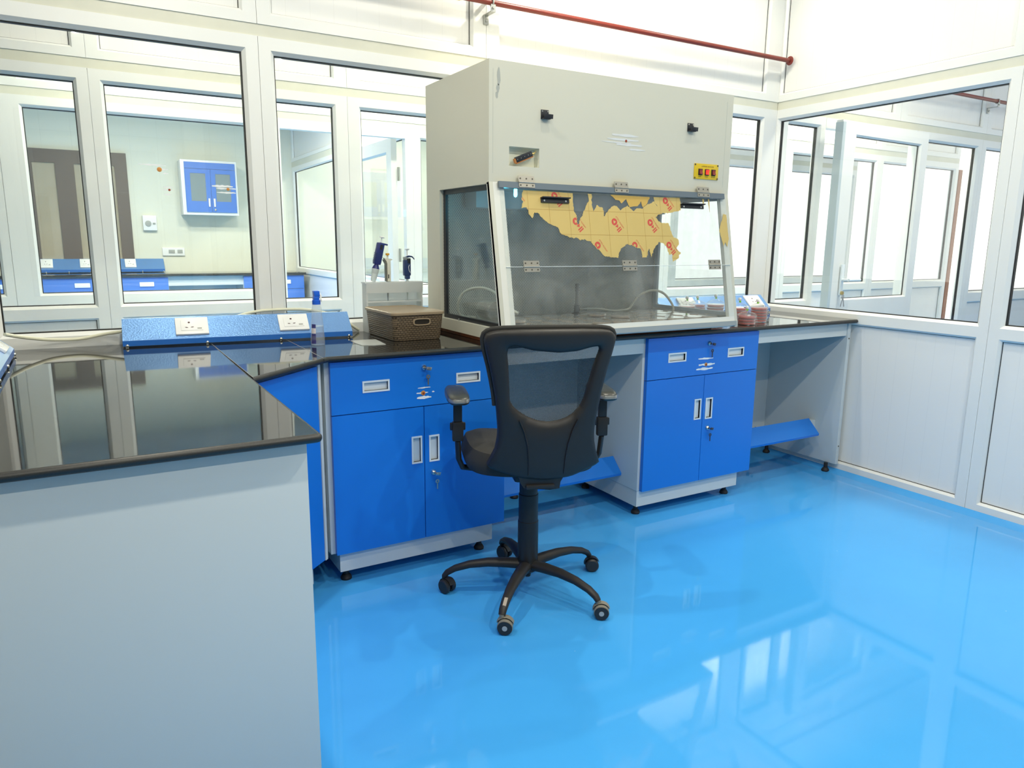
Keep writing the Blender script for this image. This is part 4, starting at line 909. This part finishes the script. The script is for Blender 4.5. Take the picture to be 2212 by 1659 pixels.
# upright slate navy pipette
def upright(x, y, label, body, ptop, kind):
    t = thing('pipette', label, 'pipette', (x, y, 1.1245), 0, GP)
    m = MB(); m.lathe([(.0001, -.088), (.0022, -.088), (.0045, -.04), (.0052, 0), (.0065, .012), (.0001, .012)], (x, y, 1.1245), 14); m.build('tip_shaft', 'cone' if kind else 'alulight', t)
    m = MB()
    if kind:
        m.box(x - .0105, x + .0105, y - .010, y + .010, 1.135, 1.152, .003); m.box(x - .0175, x + .0145, y - .012, y + .012, 1.1505, 1.222, .004); h_ = m.build('handle', body, t)
        m = MB(); m.box(x - .004, x + .0140, y - .0124, y + .0124, 1.205, 1.230, .003); m.build('display', 'blackp', t)
        m = MB(); m.box(x - .016, x - .003, y - .011, y + .011, 1.222, 1.2365, .003); m.build('ejector_button', 'alulight', t)
        m = MB(); m.tube([(x - .004, y, 1.2345), (x + .010, y, 1.2385), (x + .024, y, 1.237), (x + .033, y, 1.229), (x + .036, y, 1.224)], [.0075, .008, .0055, .004, .003], 12, flat=.6); m.build('finger_hook', 'navy2', t)
        m = MB(); m.tube([(x + .006, y - .0128, 1.200), (x + .002, y - .0128, 1.190), (x + .004, y - .0128, 1.175), (x + .010, y - .0128, 1.165)], .0014, 6); m.build('white_mark', 'white', t)
        m = MB(); m.cyl((x + .001, y, 1.235), (x + .001, y, 1.266), .0024); m.lathe([(.0001, .1415), (.0045, .1415), (.0125, .146), (.0115, .1485), (.0001, .149)], (x + .001, y, 1.1245), 20); m.build('plunger', ptop, t)
    else:
        m.box(x - .006, x + .013, y - .011, y + .011, 1.1255, 1.222, .003); m.prism([(x - .006, y - .010, 1.215), (x + .020, y - .010, 1.222), (x + .020, y - .010, 1.226), (x - .018, y - .010, 1.232)], (0, .02, 0)); m.build('handle', body, t)
        m = MB(); m.prism([(x - .010, y - .011, 1.127), (x - .004, y - .011, 1.127), (x - .004, y - .011, 1.208), (x - .018, y - .011, 1.225), (x - .018, y - .011, 1.219), (x - .010, y - .011, 1.205)], (0, .022, 0)); m.build('side_trim', 'olive', t)
        m = MB(); m.box(x - .001, x + .003, y - .0125, y - .0105, 1.140, 1.158); m.build('display', 'blackp', t)
        m = MB(); m.cyl((x + .002, y, 1.220), (x + .002, y, 1.244), .004); m.build('plunger_rod', body, t)
        m = MB(); m.lathe([(.0001, .119), (.0085, .119), (.009, .124), (.0085, .1275), (.0001, .128)], (x + .002, y, 1.1245), 18); m.build('plunger', ptop, t)
upright(1.286, 3.170, 'slim slate navy pipette standing upright nearest the hood', 'navy2', 'white', True)
upright(1.190, 3.170, 'ivory pipette with an orange plunger at the middle of the stand', 'ivory', 'orange', False)

# ------------------------------------------------------------------ red pipes
def pipe(label, x0, x1, cx, coup=None, end=False):
    t = thing('service_pipe', label, 'pipe', ((x0 + x1) / 2, 3.14, 2.375))
    m = MB(); m.cyl((x0, 3.14, 2.375), (x1, 3.14, 2.375), .0125, seg=18); m.build('tube', 'redpipe', t)
    for c_ in cx:
        m = MB()
        m.tube([(c_, 3.14 + .0155 * math.cos(a), 2.375 + .0155 * math.sin(a)) for a in [PI * 2 * k / 14 for k in range(15)]], .004, 8)
        m.box(c_ - .012, c_ + .012, 3.126, 3.130, 2.335, 2.365); m.box(c_ - .012, c_ + .012, 3.126, 3.195, 2.333, 2.337); m.box(c_ - .012, c_ + .012, 3.193, 3.2045, 2.295, 2.337, .001); m.box(c_ - .010, c_ + .010, 3.128, 3.2045, 2.388, 2.392)
        m.lathe([(.008, 0), (.008, .005), (.004, .007), (.0001, .007)], (c_, 3.193, 2.311), 12, (0, -1, 0)); m.cyl((c_, 3.126, 2.35), (c_, 3.120, 2.35), .006); m.build('clamp', 'galv', t)
    if coup:
        m = MB(); m.cyl((coup - .012, 3.14, 2.375), (coup + .012, 3.14, 2.375), .017, seg=16); m.cyl((coup - .02, 3.14, 2.375), (coup + .02, 3.14, 2.375), .0145, seg=16); m.build('coupling', 'brass', t)
    if end:
        m = MB(); m.lathe([(.013, 0), (.024, .002), (.026, .006), (.013, .008)], (x1 - .0085, 3.14, 2.375), 18, (1, 0, 0)); m.build('flange', 'redpipe', t)
pipe('red service pipe running high along the back wall above the hood', .30, 3.719, (1.71,), 1.535, True)
pipe('red service pipe in the next room seen through the right window', 3.79, 7.8, (6.02,))

# ------------------------------------------------------------------ swivel chair
HUBX, HUBY = 1.355, 2.19
ch = thing('office_chair', 'black mesh-back swivel chair with armrests on the blue floor', 'chair', (HUBX, HUBY, 0), math.radians(-20))
# local frame: +y is the way the chair faces, +x its right
loc = lambda v_: v_
m = MB(); m.lathe([(.0001, .095), (.034, .095), (.037, .10), (.0385, .155), (.0385, .285), (.0365, .287), (.0365, .39), (.034, .392), (.034, .46), (.030, .47)], seg=28); m.build('gas_column', 'chair', ch, local=True)
m = MB(); m.lathe([(.0001, .062), (.012, .062), (.014, .075), (.030, .085), (.040, .093), (.040, .130), (.0001, .130)], seg=24); bs = m.build('base_hub', 'chair', ch, local=True)
R_ST = .318
world_angles = [151.6, 222.7, 291.2, 6.3, 78.5]
for k, wa in enumerate(world_angles):
    a = math.radians(wa + 20); u = Vector((math.cos(a), math.sin(a), 0))
    m = MB(); pts = []; rs = []
    for s_, z, r in ((.02, .112, .026), (.08, .116, .024), (.15, .117, .021), (.22, .109, .018), (.275, .093, .016), (.305, .076, .0145), (.316, .062, .0125)): pts.append(u * s_ + Vector((0, 0, z))); rs.append(r)
    m.tube(pts, rs, 14, flat=.78, upv=(0, 0, 1)); lg = m.build('leg', 'chair', ch, local=True)
    if k == 1:
        m = MB(); m.obox(u * .292 + Vector((.004, 0, .0985)), u * .012 + Vector((0, 0, -.009)), u.cross(Vector((0, 0, 1))) * .006, Vector((0, 0, .001))); m.build('worn_patch', 'worn', lg, local=True)
    # twin-wheel caster
    near = k in (1, 2)
    ca = math.radians((235 if near else 200) + 20 + (40 if k == 3 else 0)); w_ = Vector((math.cos(ca), math.sin(ca), 0))       # axle direction
    f_ = Vector((-w_.y, w_.x, 0)) * (1 if k in (0, 3) else -1)
    c_ = u * .316 + f_ * -.012 + Vector((0, 0, .027))
    if not near: c_ = u * .316 + Vector((.010, -.008, .027))
    m = MB()
    for sgn in (-1, 1): m.lathe([(.0001, -.009), (.022, -.009), (.027, -.005), (.027, .005), (.022, .009), (.0001, .009)], c_ + w_ * (.0155 * sgn), 24, w_)
    cs_ = m.build('caster', 'castgrey' if near else 'caster', ch, local=True)
    m = MB()
    if near:
        m.lathe([(.0001, .0), (.024, .0), (.0255, .001), (.024, .0025), (.0001, .0025)], c_ + w_ * .0242, 24, w_); m.build('wheel_face', 'caster', cs_, local=True)
        m = MB(); m.lathe([(.0001, 0), (.009, 0), (.009, .0012), (.0001, .0012)], c_ + w_ * .0268, 18, w_); m.build('hub_cap', 'casthub', cs_, local=True)
        m = MB()
    m.cyl(u * .316 + Vector((0, 0, .05)), u * .316 + Vector((0, 0, .066)), .009)
    # fork hood over the wheels
    arc = [math.radians(d_) for d_ in range(20, 181, 20)]
    fw = Vector((-w_.y, w_.x, 0))
    m.loops([[c_ + w_ * e + fw * (r * math.cos(a_)) + Vector((0, 0, r * math.sin(a_))) for a_ in arc for r in ()] or [c_ + w_ * e + fw * (.0295 * math.cos(a_)) + Vector((0, 0, .0295 * math.sin(a_))) for a_ in arc] for e in (-.011, .011)], False, False, False)
    m.loops([[c_ + w_ * e + fw * (.0315 * math.cos(a_)) + Vector((0, 0, .0315 * math.sin(a_))) for a_ in arc] for e in (-.012, .012)], False, False, False)
    m.build('fork', 'castgrey' if near else 'caster', cs_, local=True)
# mechanism and back bracket
m = MB(); m.box(-.07, .07, -.09, .12, .462, .502, .012); m.build('tilt_mechanism', 'chair', ch, local=True)
# seat cushion
m = MB(); seat = []
for (k_, z) in ((.80, .497), (.97, .512), (1.0, .535), (.99, .560), (.93, .583), (.80, .596), (.5, .600), (.2, .598)):
    ring_ = []
    for i in range(40):
        a = 2 * PI * i / 40; x = math.copysign(abs(math.cos(a)) ** .55, math.cos(a)) * .240 * k_; y = math.copysign(abs(math.sin(a)) ** .6, math.sin(a)) * .225 * k_ + .055
        zz = z + .012 * math.cos(PI * min(1, abs(x) / .25)) * -.6 * (1 if z > .58 else 0) - (.020 * max(0, (y - .12) / .16) ** 2 if z > .5 else 0)
        ring_.append((x, y, zz))
    seat.append(ring_)
m.loops(seat, True, True, True); m.build('seat', 'fabric', ch, local=True)
# back rest: plane leaning back
BA = Vector((.0, -.200, .55)); BU = Vector((0, -.075, .47)).normalized(); BN = Vector((0, -1, 0)); BN = (BN - BU * BN.dot(BU)).normalized()
def bp(l, u_, d=0.):
    curve = .035 * ((l - .018) / .22) ** 2           # edges wrap forward
    return BA + Vector((l, 0, 0)) + BU * u_ + BN * (d - curve)
HWID = [(-.011, .178), (-.002, .196), (.008, .200), (.028, .188), (.068, .173), (.115, .167), (.142, .167), (.202, .173), (.26, .180), (.309, .189), (.355, .199), (.397, .210), (.43, .217), (.452, .220), (.467, .212), (.476, .196), (.482, .165), (.487, .10), (.489, .03)]
CX = .018
outl = [(CX - w_, u_) for u_, w_ in HWID] + [(CX + w_, u_) for u_, w_ in reversed(HWID)] + [(CX + .14, -.024), (CX + .09, -.040), (CX + .0, -.046), (CX - .09, -.036), (CX - .14, -.022)]
hole_ = [(-.124, .422), (-.112, .430), (-.095, .431), (-.042, .418), (.041, .410), (.100, .413), (.150, .424), (.172, .426), (.182, .420), (.184, .410), (.176, .387), (.166, .353), (.158, .319), (.149, .285), (.141, .246), (.128, .216), (.106, .191), (.082, .177), (.052, .168), (.019, .165), (-.015, .170), (-.049, .183), (-.080, .202), (-.102, .224), (-.113, .245), (-.117, .307), (-.121, .363), (-.126, .405)]
def resample(P, n):
    P = P + [P[0]]; d = [0.]
    for a, b in zip(P, P[1:]): d.append(d[-1] + math.hypot(b[0] - a[0], b[1] - a[1]))
    out = []; j = 0
    for k in range(n):
        t_ = d[-1] * k / n
        while d[j + 1] < t_: j += 1
        u = (t_ - d[j]) / (d[j + 1] - d[j]); out.append((P[j][0] + (P[j + 1][0] - P[j][0]) * u, P[j][1] + (P[j + 1][1] - P[j][1]) * u))
    return out
def polar(P, n, c):
    out = []
    for k in range(n):
        a = 2 * PI * k / n; dx, dy = math.cos(a), math.sin(a); best = 0
        for (p, q) in zip(P, P[1:] + P[:1]):
            ex, ey = q[0] - p[0], q[1] - p[1]; den = dx * ey - dy * ex
            if abs(den) < 1e-12: continue
            t_ = ((p[0] - c[0]) * ey - (p[1] - c[1]) * ex) / den; s_ = ((p[0] - c[0]) * dy - (p[1] - c[1]) * dx) / den
            if t_ > 0 and -1e-9 <= s_ <= 1 + 1e-9: best = max(best, t_)
        out.append((c[0] + dx * best, c[1] + dy * best))
    return out
NB = 144; cc_ = (.024, .30)
OUT, INN = polar(outl, NB, cc_), polar(hole_, NB, cc_)
lerp = lambda p, q, t_: (p[0] + (q[0] - p[0]) * t_, p[1] + (q[1] - p[1]) * t_)
rings = []
for (t_, d) in ((1.0, -.020), (1.0, -.004), (.985, .004), (.94, .0085), (.75, .010), (.5, .010), (.28, .009), (.10, .004), (.02, -.004), (0, -.012)):
    rings.append([bp(*lerp(i_, o2, t_), d) for o2, i_ in zip(OUT, INN)])
rings += [[bp(*lerp(i_, o2, t_), d) for o2, i_ in zip(OUT, INN)] for (t_, d) in ((0., -.020), (.5, -.022), (1.0, -.020))]
m = MB(); m.loops(rings, True, False, False); bf = m.build('back_frame', 'chair', ch, local=True, sharp=60)
# moulded ribs on the lower shell, as in the back view
m = MB()
for sg in (-1, 1): m.tube([bp(CX + sg * x, u_, .0095) for x, u_ in ((.100, .180), (.083, .14), (.070, .09), (.064, .04), (.062, -.02))], [.004, .006, .0065, .006, .004], 8, flat=.45)
m.build('moulded_rib', 'chair', bf, local=True)
# front cover rim and net
m = MB(); rim = polar(outl, 120, cc_); rim = [(cc_[0] + (a - cc_[0]) * 1.012, cc_[1] + (b - cc_[1]) * 1.012) for a, b in rim if b > .21]
rim.sort(key=lambda p: math.atan2(p[1] - .2, p[0] - cc_[0])); m.tube([bp(a, b, -.026) for a, b in rim], .0085, 10); m.build('fabric_edge', 'fabric', ch, local=True)
m = MB(); NI = polar(hole_, 64, cc_)
grow = [(cc_[0] + (a - cc_[0]) * 1.05, cc_[1] + (b - cc_[1]) * 1.05) for a, b in NI]
m.loops([[bp(*lerp(cc_, g_, t_), -.0185) for g_ in grow] for t_ in (.02, .25, .5, .75, 1.0)], True, True, False); m.build('back_net', 'mesh', ch, local=True)
# lower bracket between back and mechanism
m = MB(); m.loops([[bp(l, u_, d) for l, u_ in ((-.075, -.030), (.085, -.030), (.072, -.055), (.070, -.080), (.035, -.083), (-.055, -.075), (-.068, -.055))] for d in (-.022, .003)], True, True, True, smooth=False)
m.box(-.05, .05, -.20, -.06, .475, .490, .004); m.build('back_bracket', 'chair', ch, local=True)
for sg in (-1, 1):
    ax_ = -.262 if sg < 0 else .278
    m = MB(); m.tube([(ax_ * .45, .04, .488), (ax_ * .80, .04, .486), (ax_ * .93, .03, .495), (ax_ * .985, .02, .530), (ax_, .01, .60)], [.015, .016, .016, .0155, .0155], 12, flat=.65); m.box(ax_ - .020, ax_ + .020, -.004, .024, .600, .672, .006); ar = m.build('armrest_bracket', 'chair', ch, local=True)
    m = MB(); m.box(ax_ - .0155, ax_ + .0155, 0, .022, .672, .752, .004); m.box(ax_ - .028, ax_ + .028, .004, .019, .640, .668, .004); m.build('armrest_post', 'chair', ch, local=True)
    m = MB(); pr = []
    for (k_, z) in ((.86, .750), (.98, .755), (1.0, .763), (.97, .772), (.88, .778), (.5, .780)):
        pr.append([(ax_ + sq(math.cos(a), .041, .5) * k_, .035 + sq(math.sin(a), .112, .62) * k_, z + .004 * math.sin(a)) for a in [2 * PI * i / 36 for i in range(36)]])
    m.loops(pr, True, True, True); ap = m.build('armrest_pad', 'chairgloss', ch, local=True, sharp=60)
    m = MB(); pr = []
    for (k_, z) in ((1.002, .7605), (1.004, .7655), (.978, .7725)):
        pr.append([(ax_ + sq(math.cos(a), .041, .5) * k_, .035 + sq(math.sin(a), .112, .62) * k_, z + .004 * math.sin(a)) for a in [PI * 1.18 + PI * .64 * i / 20 for i in range(21)]])
    m.loops(pr, False, False, False); m.build('pad_rim', 'chrome_end', ap, local=True)

# ------------------------------------------------------------------ marks on the left window
w1 = bpy.data.objects['window_1']
mw = lambda a, b, d: (a, YA + DG - .0035 + d, b)
strokes(mw, [(.215, .312, 1.588, .007), (.285, .318, 1.573, .006), (.298, .318, 1.558, .006), (.296, .330, 1.506, .006), (.292, .331, 1.496, .005), (.296, .322, 1.478, .006), (.475, .555, 1.519, .010), (.490, .566, 1.510, .007), (.492, .565, 1.494, .008)], w1, 'smear', 0.)
m = MB(); m.lathe([(.009, 0), (.008, .0006), (.0001, .0007)], (.287, YA + DG - .0035, 1.572), 16, (0, -1, 0)); m.build('stain', 'rust', w1); m = MB(); m.lathe([(.006, 0), (.005, .0006), (.0001, .0007)], (.536, YA + DG - .004, 1.508), 14, (0, -1, 0)); m.build('stain', 'rust', w1)
m = MB(); m.lathe([(.0045, 0), (.004, .0006), (.0001, .0007)], (.317, YA + DG - .004, 1.496), 14, (0, -1, 0)); m.build('stain', 'rustred', w1)

# ------------------------------------------------------------------ rear laboratory seen through the glass
FZ = YD
WN[0] += 1
m = MB(); m.grid_plate(mapA(FZ - .05), -.50, .545, 1.02, 2.30, 0, .05, [(-.41, -.19, 1.06, 2.15), (.0, .415, 1.06, 2.15)]); wb = struct(f'window_{WN[0]}', m, 'brown')
for (a, b) in ((-.41, -.19), (.0, .415)):
    m = MB(); m.box(a, b, FZ - .03, FZ - .02, 1.06, 2.15); m.build('blind', 'frost', wb)
    m = MB(); m.box(a, b, FZ - .045, FZ - .041, 1.06, 2.15); m.build('pane', 'glass', wb)
t = thing('wall_cabinet', 'blue two-door wall cabinet with a white frame in the rear laboratory', 'cabinet', (1.427, 10.0, 1.6))
m = MB(); m.box(1.105, 1.749, 9.86, 10.148, 1.60, 2.252, .006); m.build('carcass', 'white', t)
m = MB(); m.box(1.145, 1.725, 9.845, 9.860, 2.150, 2.225); m.build('fascia', 'wallblue', t)
for (a, b, hx) in ((1.145, 1.433, 1.405), (1.437, 1.725, 1.465)):
    mD = mapA(9.842); g0_, g1_ = (a + .06, b - .055) if a < 1.2 else (a + .055, b - .06)
    m = MB(); m.grid_plate(mD, a, b, 1.635, 2.146, 0, .018, [(g0_, g1_, 1.765, 2.095)]); d = m.build('door', 'wallblue', t)
    m = MB(); m.box(g0_, g1_, 9.848, 9.852, 1.765, 2.095); m.build('glazing', 'cabglass', d)
    m = MB(); m.box(hx - .010, hx + .010, 9.822, 9.842, 1.70, 1.80, .003); m.build('handle', 'white', d)
m = MB(); m.lathe([(.014, 0), (.012, .012), (.0001, .013)], (1.47, 9.842, 1.665), 12, (0, -1, 0)); m.build('lock', 'steel', t)
t = thing('switch_box', 'square white switch box on the cream rear wall', 'switch', (.745, 10.14, 1.5))
m = MB(); m.box(.667, .820, 10.095, 10.149, 1.407, 1.586, .006); m.build('box', 'white', t)
m = MB(); m.lathe([(.035, 0), (.034, .012), (.02, .014), (.0001, .014)], (.725, 10.095, 1.49), 20, (0, -1, 0)); m.build('socket', 'lampgrey', t)
m = MB(); m.box(.775, .805, 10.085, 10.095, 1.48, 1.50, .003); m.build('switch', 'lampgrey', t)
t = thing('socket_plate', 'long white switch and socket plate on the cream rear wall', 'socket', (.987, 10.14, 1.15))
m = MB(); m.box(.859, 1.115, 10.125, 10.149, 1.101, 1.200, .005); m.build('plate', 'white', t)
m = MB(); m.box(.93, 1.0, 10.119, 10.125, 1.13, 1.175, .002); m.box(1.03, 1.09, 10.121, 10.125, 1.13, 1.175, .002); m.build('module', 'lampgrey', t)
t = thing('laboratory_bench', 'blue and grey bench with black top along the rear laboratory wall', 'bench', (.5, 9.8, 0))
m = MB(); m.box(-1.55, 2.46, 9.48, 10.145, .872, .902, .006); m.build('worktop', 'granite', t)
for (a, b, mt) in ((-1.5, -.45, 'wallblue'), (-.42, .10, 'wallblue'), (.13, .848, 'wallblue'), (1.690, 2.44, 'wallblue')):
    m = MB(); m.box(a, b, 9.53, 10.10, .06, .870); cb = m.build('cabinet_unit', 'grey', t)
    m = MB(); m.box(a + .005, b - .005, 9.51, 9.53, .70, .862); m.build('drawer', mt, cb)
    xm_ = (a + b) / 2
    m = MB(); m.box(a + .005, xm_ - .002, 9.51, 9.53, .10, .695); m.box(xm_ + .002, b - .005, 9.51, 9.53, .10, .695); m.build('door', mt, cb)
    m = MB(); m.box(xm_ + .05, xm_ + .20, 9.498, 9.51, .76, .81, .003); m.build('handle', 'white', cb)
m = MB(); m.box(.848, 1.690, 9.54, 9.56, .76, .871); m.build('apron', 'grey', t)
m = MB(); m.box(.848, 1.690, 10.06, 10.08, .1, .871); m.build('back_panel', 'grey', t)
r1 = raceway('blue raceway with a socket on the rear bench right of the brown window', (.13, 9.99, .902), 0, .73, [.36], 'blue socket raceways in the rear laboratory')
r2 = raceway('blue raceway on the rear bench below the brown window', (-.62, 9.99, .902), 0, .70, [.25, .64], 'blue socket raceways in the rear laboratory')
for r in (r1, r2): r.scale = (1, 1.3, 1.6)

# ------------------------------------------------------------------ light
def area(name, x, y, z, w, size, col=(1, .985, .94), rot=None, shape='DISK', size_y=None):
    l = bpy.data.lights.new(name, 'AREA'); l.energy = w; l.shape = shape; l.size = size; l.color = col
    if size_y: l.size_y = size_y
    o = bpy.data.objects.new(name, l); COL.objects.link(o); o.location = (x, y, z)
    if rot: o.rotation_euler = rot
    return o
PW = 1.0
WARM = (1, .935, .77)
for (x, y, w) in ((2.2, 2.76, 16), (3.3, 2.72, 6.5), (.35, 2.2, 19), (1.65, 2.05, 6), (2.8, 2.05, 6), (.5, .75, 17), (1.8, .75, 20), (2.9, .75, 12), (1.7, -.7, 26), (.1, -.7, 25)):  # added fill: lamp over left bench for hood side, rear pair for bench fronts
    area('ceiling_and_fill_lamp', x, y, ZC - .02, w * PW, .07, WARM)
for (x, y, w) in ((.4, 3.36, 17), (1.8, 3.36, 17), (3.3, 3.36, 18), (.4, 4.40, 24), (2.0, 4.40, 25), (3.6, 4.40, 24)): area('corridor_fill', x, y, ZC - .02, w * PW, .2, WARM)  # added fill between the partitions, set out of sight behind the upper panels
for (x, y, w) in ((.2, 7.2, 34), (1.5, 7.2, 34), (.6, 7.9, 30), (3.6, 7.0, 26), (3.6, 9.2, 20)): area('rear_room_fill', x, y, ZC - .02, w * PW * 2.1, .4, WARM)  # unseen fill added to brighten the rear laboratory and side room
for (x, y, w) in ((4.35, 1.0, 34), (4.4, 2.3, 30), (4.35, -.4, 20), (4.2, 3.6, 40), (5.3, 3.72, 40)): area('next_room_fill', x, y, ZC - .02, w * PW * .7, .4, WARM)  # fill added to whiten the next room, kept clear of floor reflections
pl = bpy.data.lights.new('uv_glow', 'POINT'); pl.energy = .5; pl.color = (.1, .7, 1.); pl.shadow_soft_size = .02
po = bpy.data.objects.new('uv_glow', pl); COL.objects.link(po); po.location = (1.53, 2.70, 1.455)

wd_ = bpy.data.worlds.new('daylight'); scene.world = wd_; wd_.use_nodes = True
bg = wd_.node_tree.nodes['Background']; bg.inputs[0].default_value = (1., .99, .94, 1); bg.inputs[1].default_value = 1.6

# ------------------------------------------------------------------ camera
cam = bpy.data.cameras.new('camera'); co = bpy.data.objects.new('camera', cam); COL.objects.link(co)
cam.sensor_fit = 'HORIZONTAL'; cam.sensor_width = 36.; cam.lens = 36. * 1568.534 / 2212.; cam.clip_start = .02; cam.clip_end = 100
yaw, pit, rol = math.radians(30.28906), math.radians(-11.05553), math.radians(.53897)
fw = Vector((math.sin(yaw) * math.cos(pit), math.cos(yaw) * math.cos(pit), math.sin(pit))); rt = Vector((math.cos(yaw), -math.sin(yaw), 0)); upc = rt.cross(fw)
r2_ = rt * math.cos(rol) + upc * math.sin(rol); u2_ = upc * math.cos(rol) - rt * math.sin(rol)
mt = Matrix((r2_, u2_, -fw)).transposed().to_4x4(); mt.translation = (0, 0, 1.30686); co.matrix_world = mt
scene.camera = co
vs = scene.view_settings; vs.view_transform = 'Standard'; vs.look = 'None'; vs.exposure = 0.; vs.gamma = 1.; vs.use_curve_mapping = False
try:
    scene.cycles.transparent_max_bounces = 32; scene.cycles.max_bounces = 14; scene.cycles.glossy_bounces = 6; scene.cycles.diffuse_bounces = 6
except Exception: pass
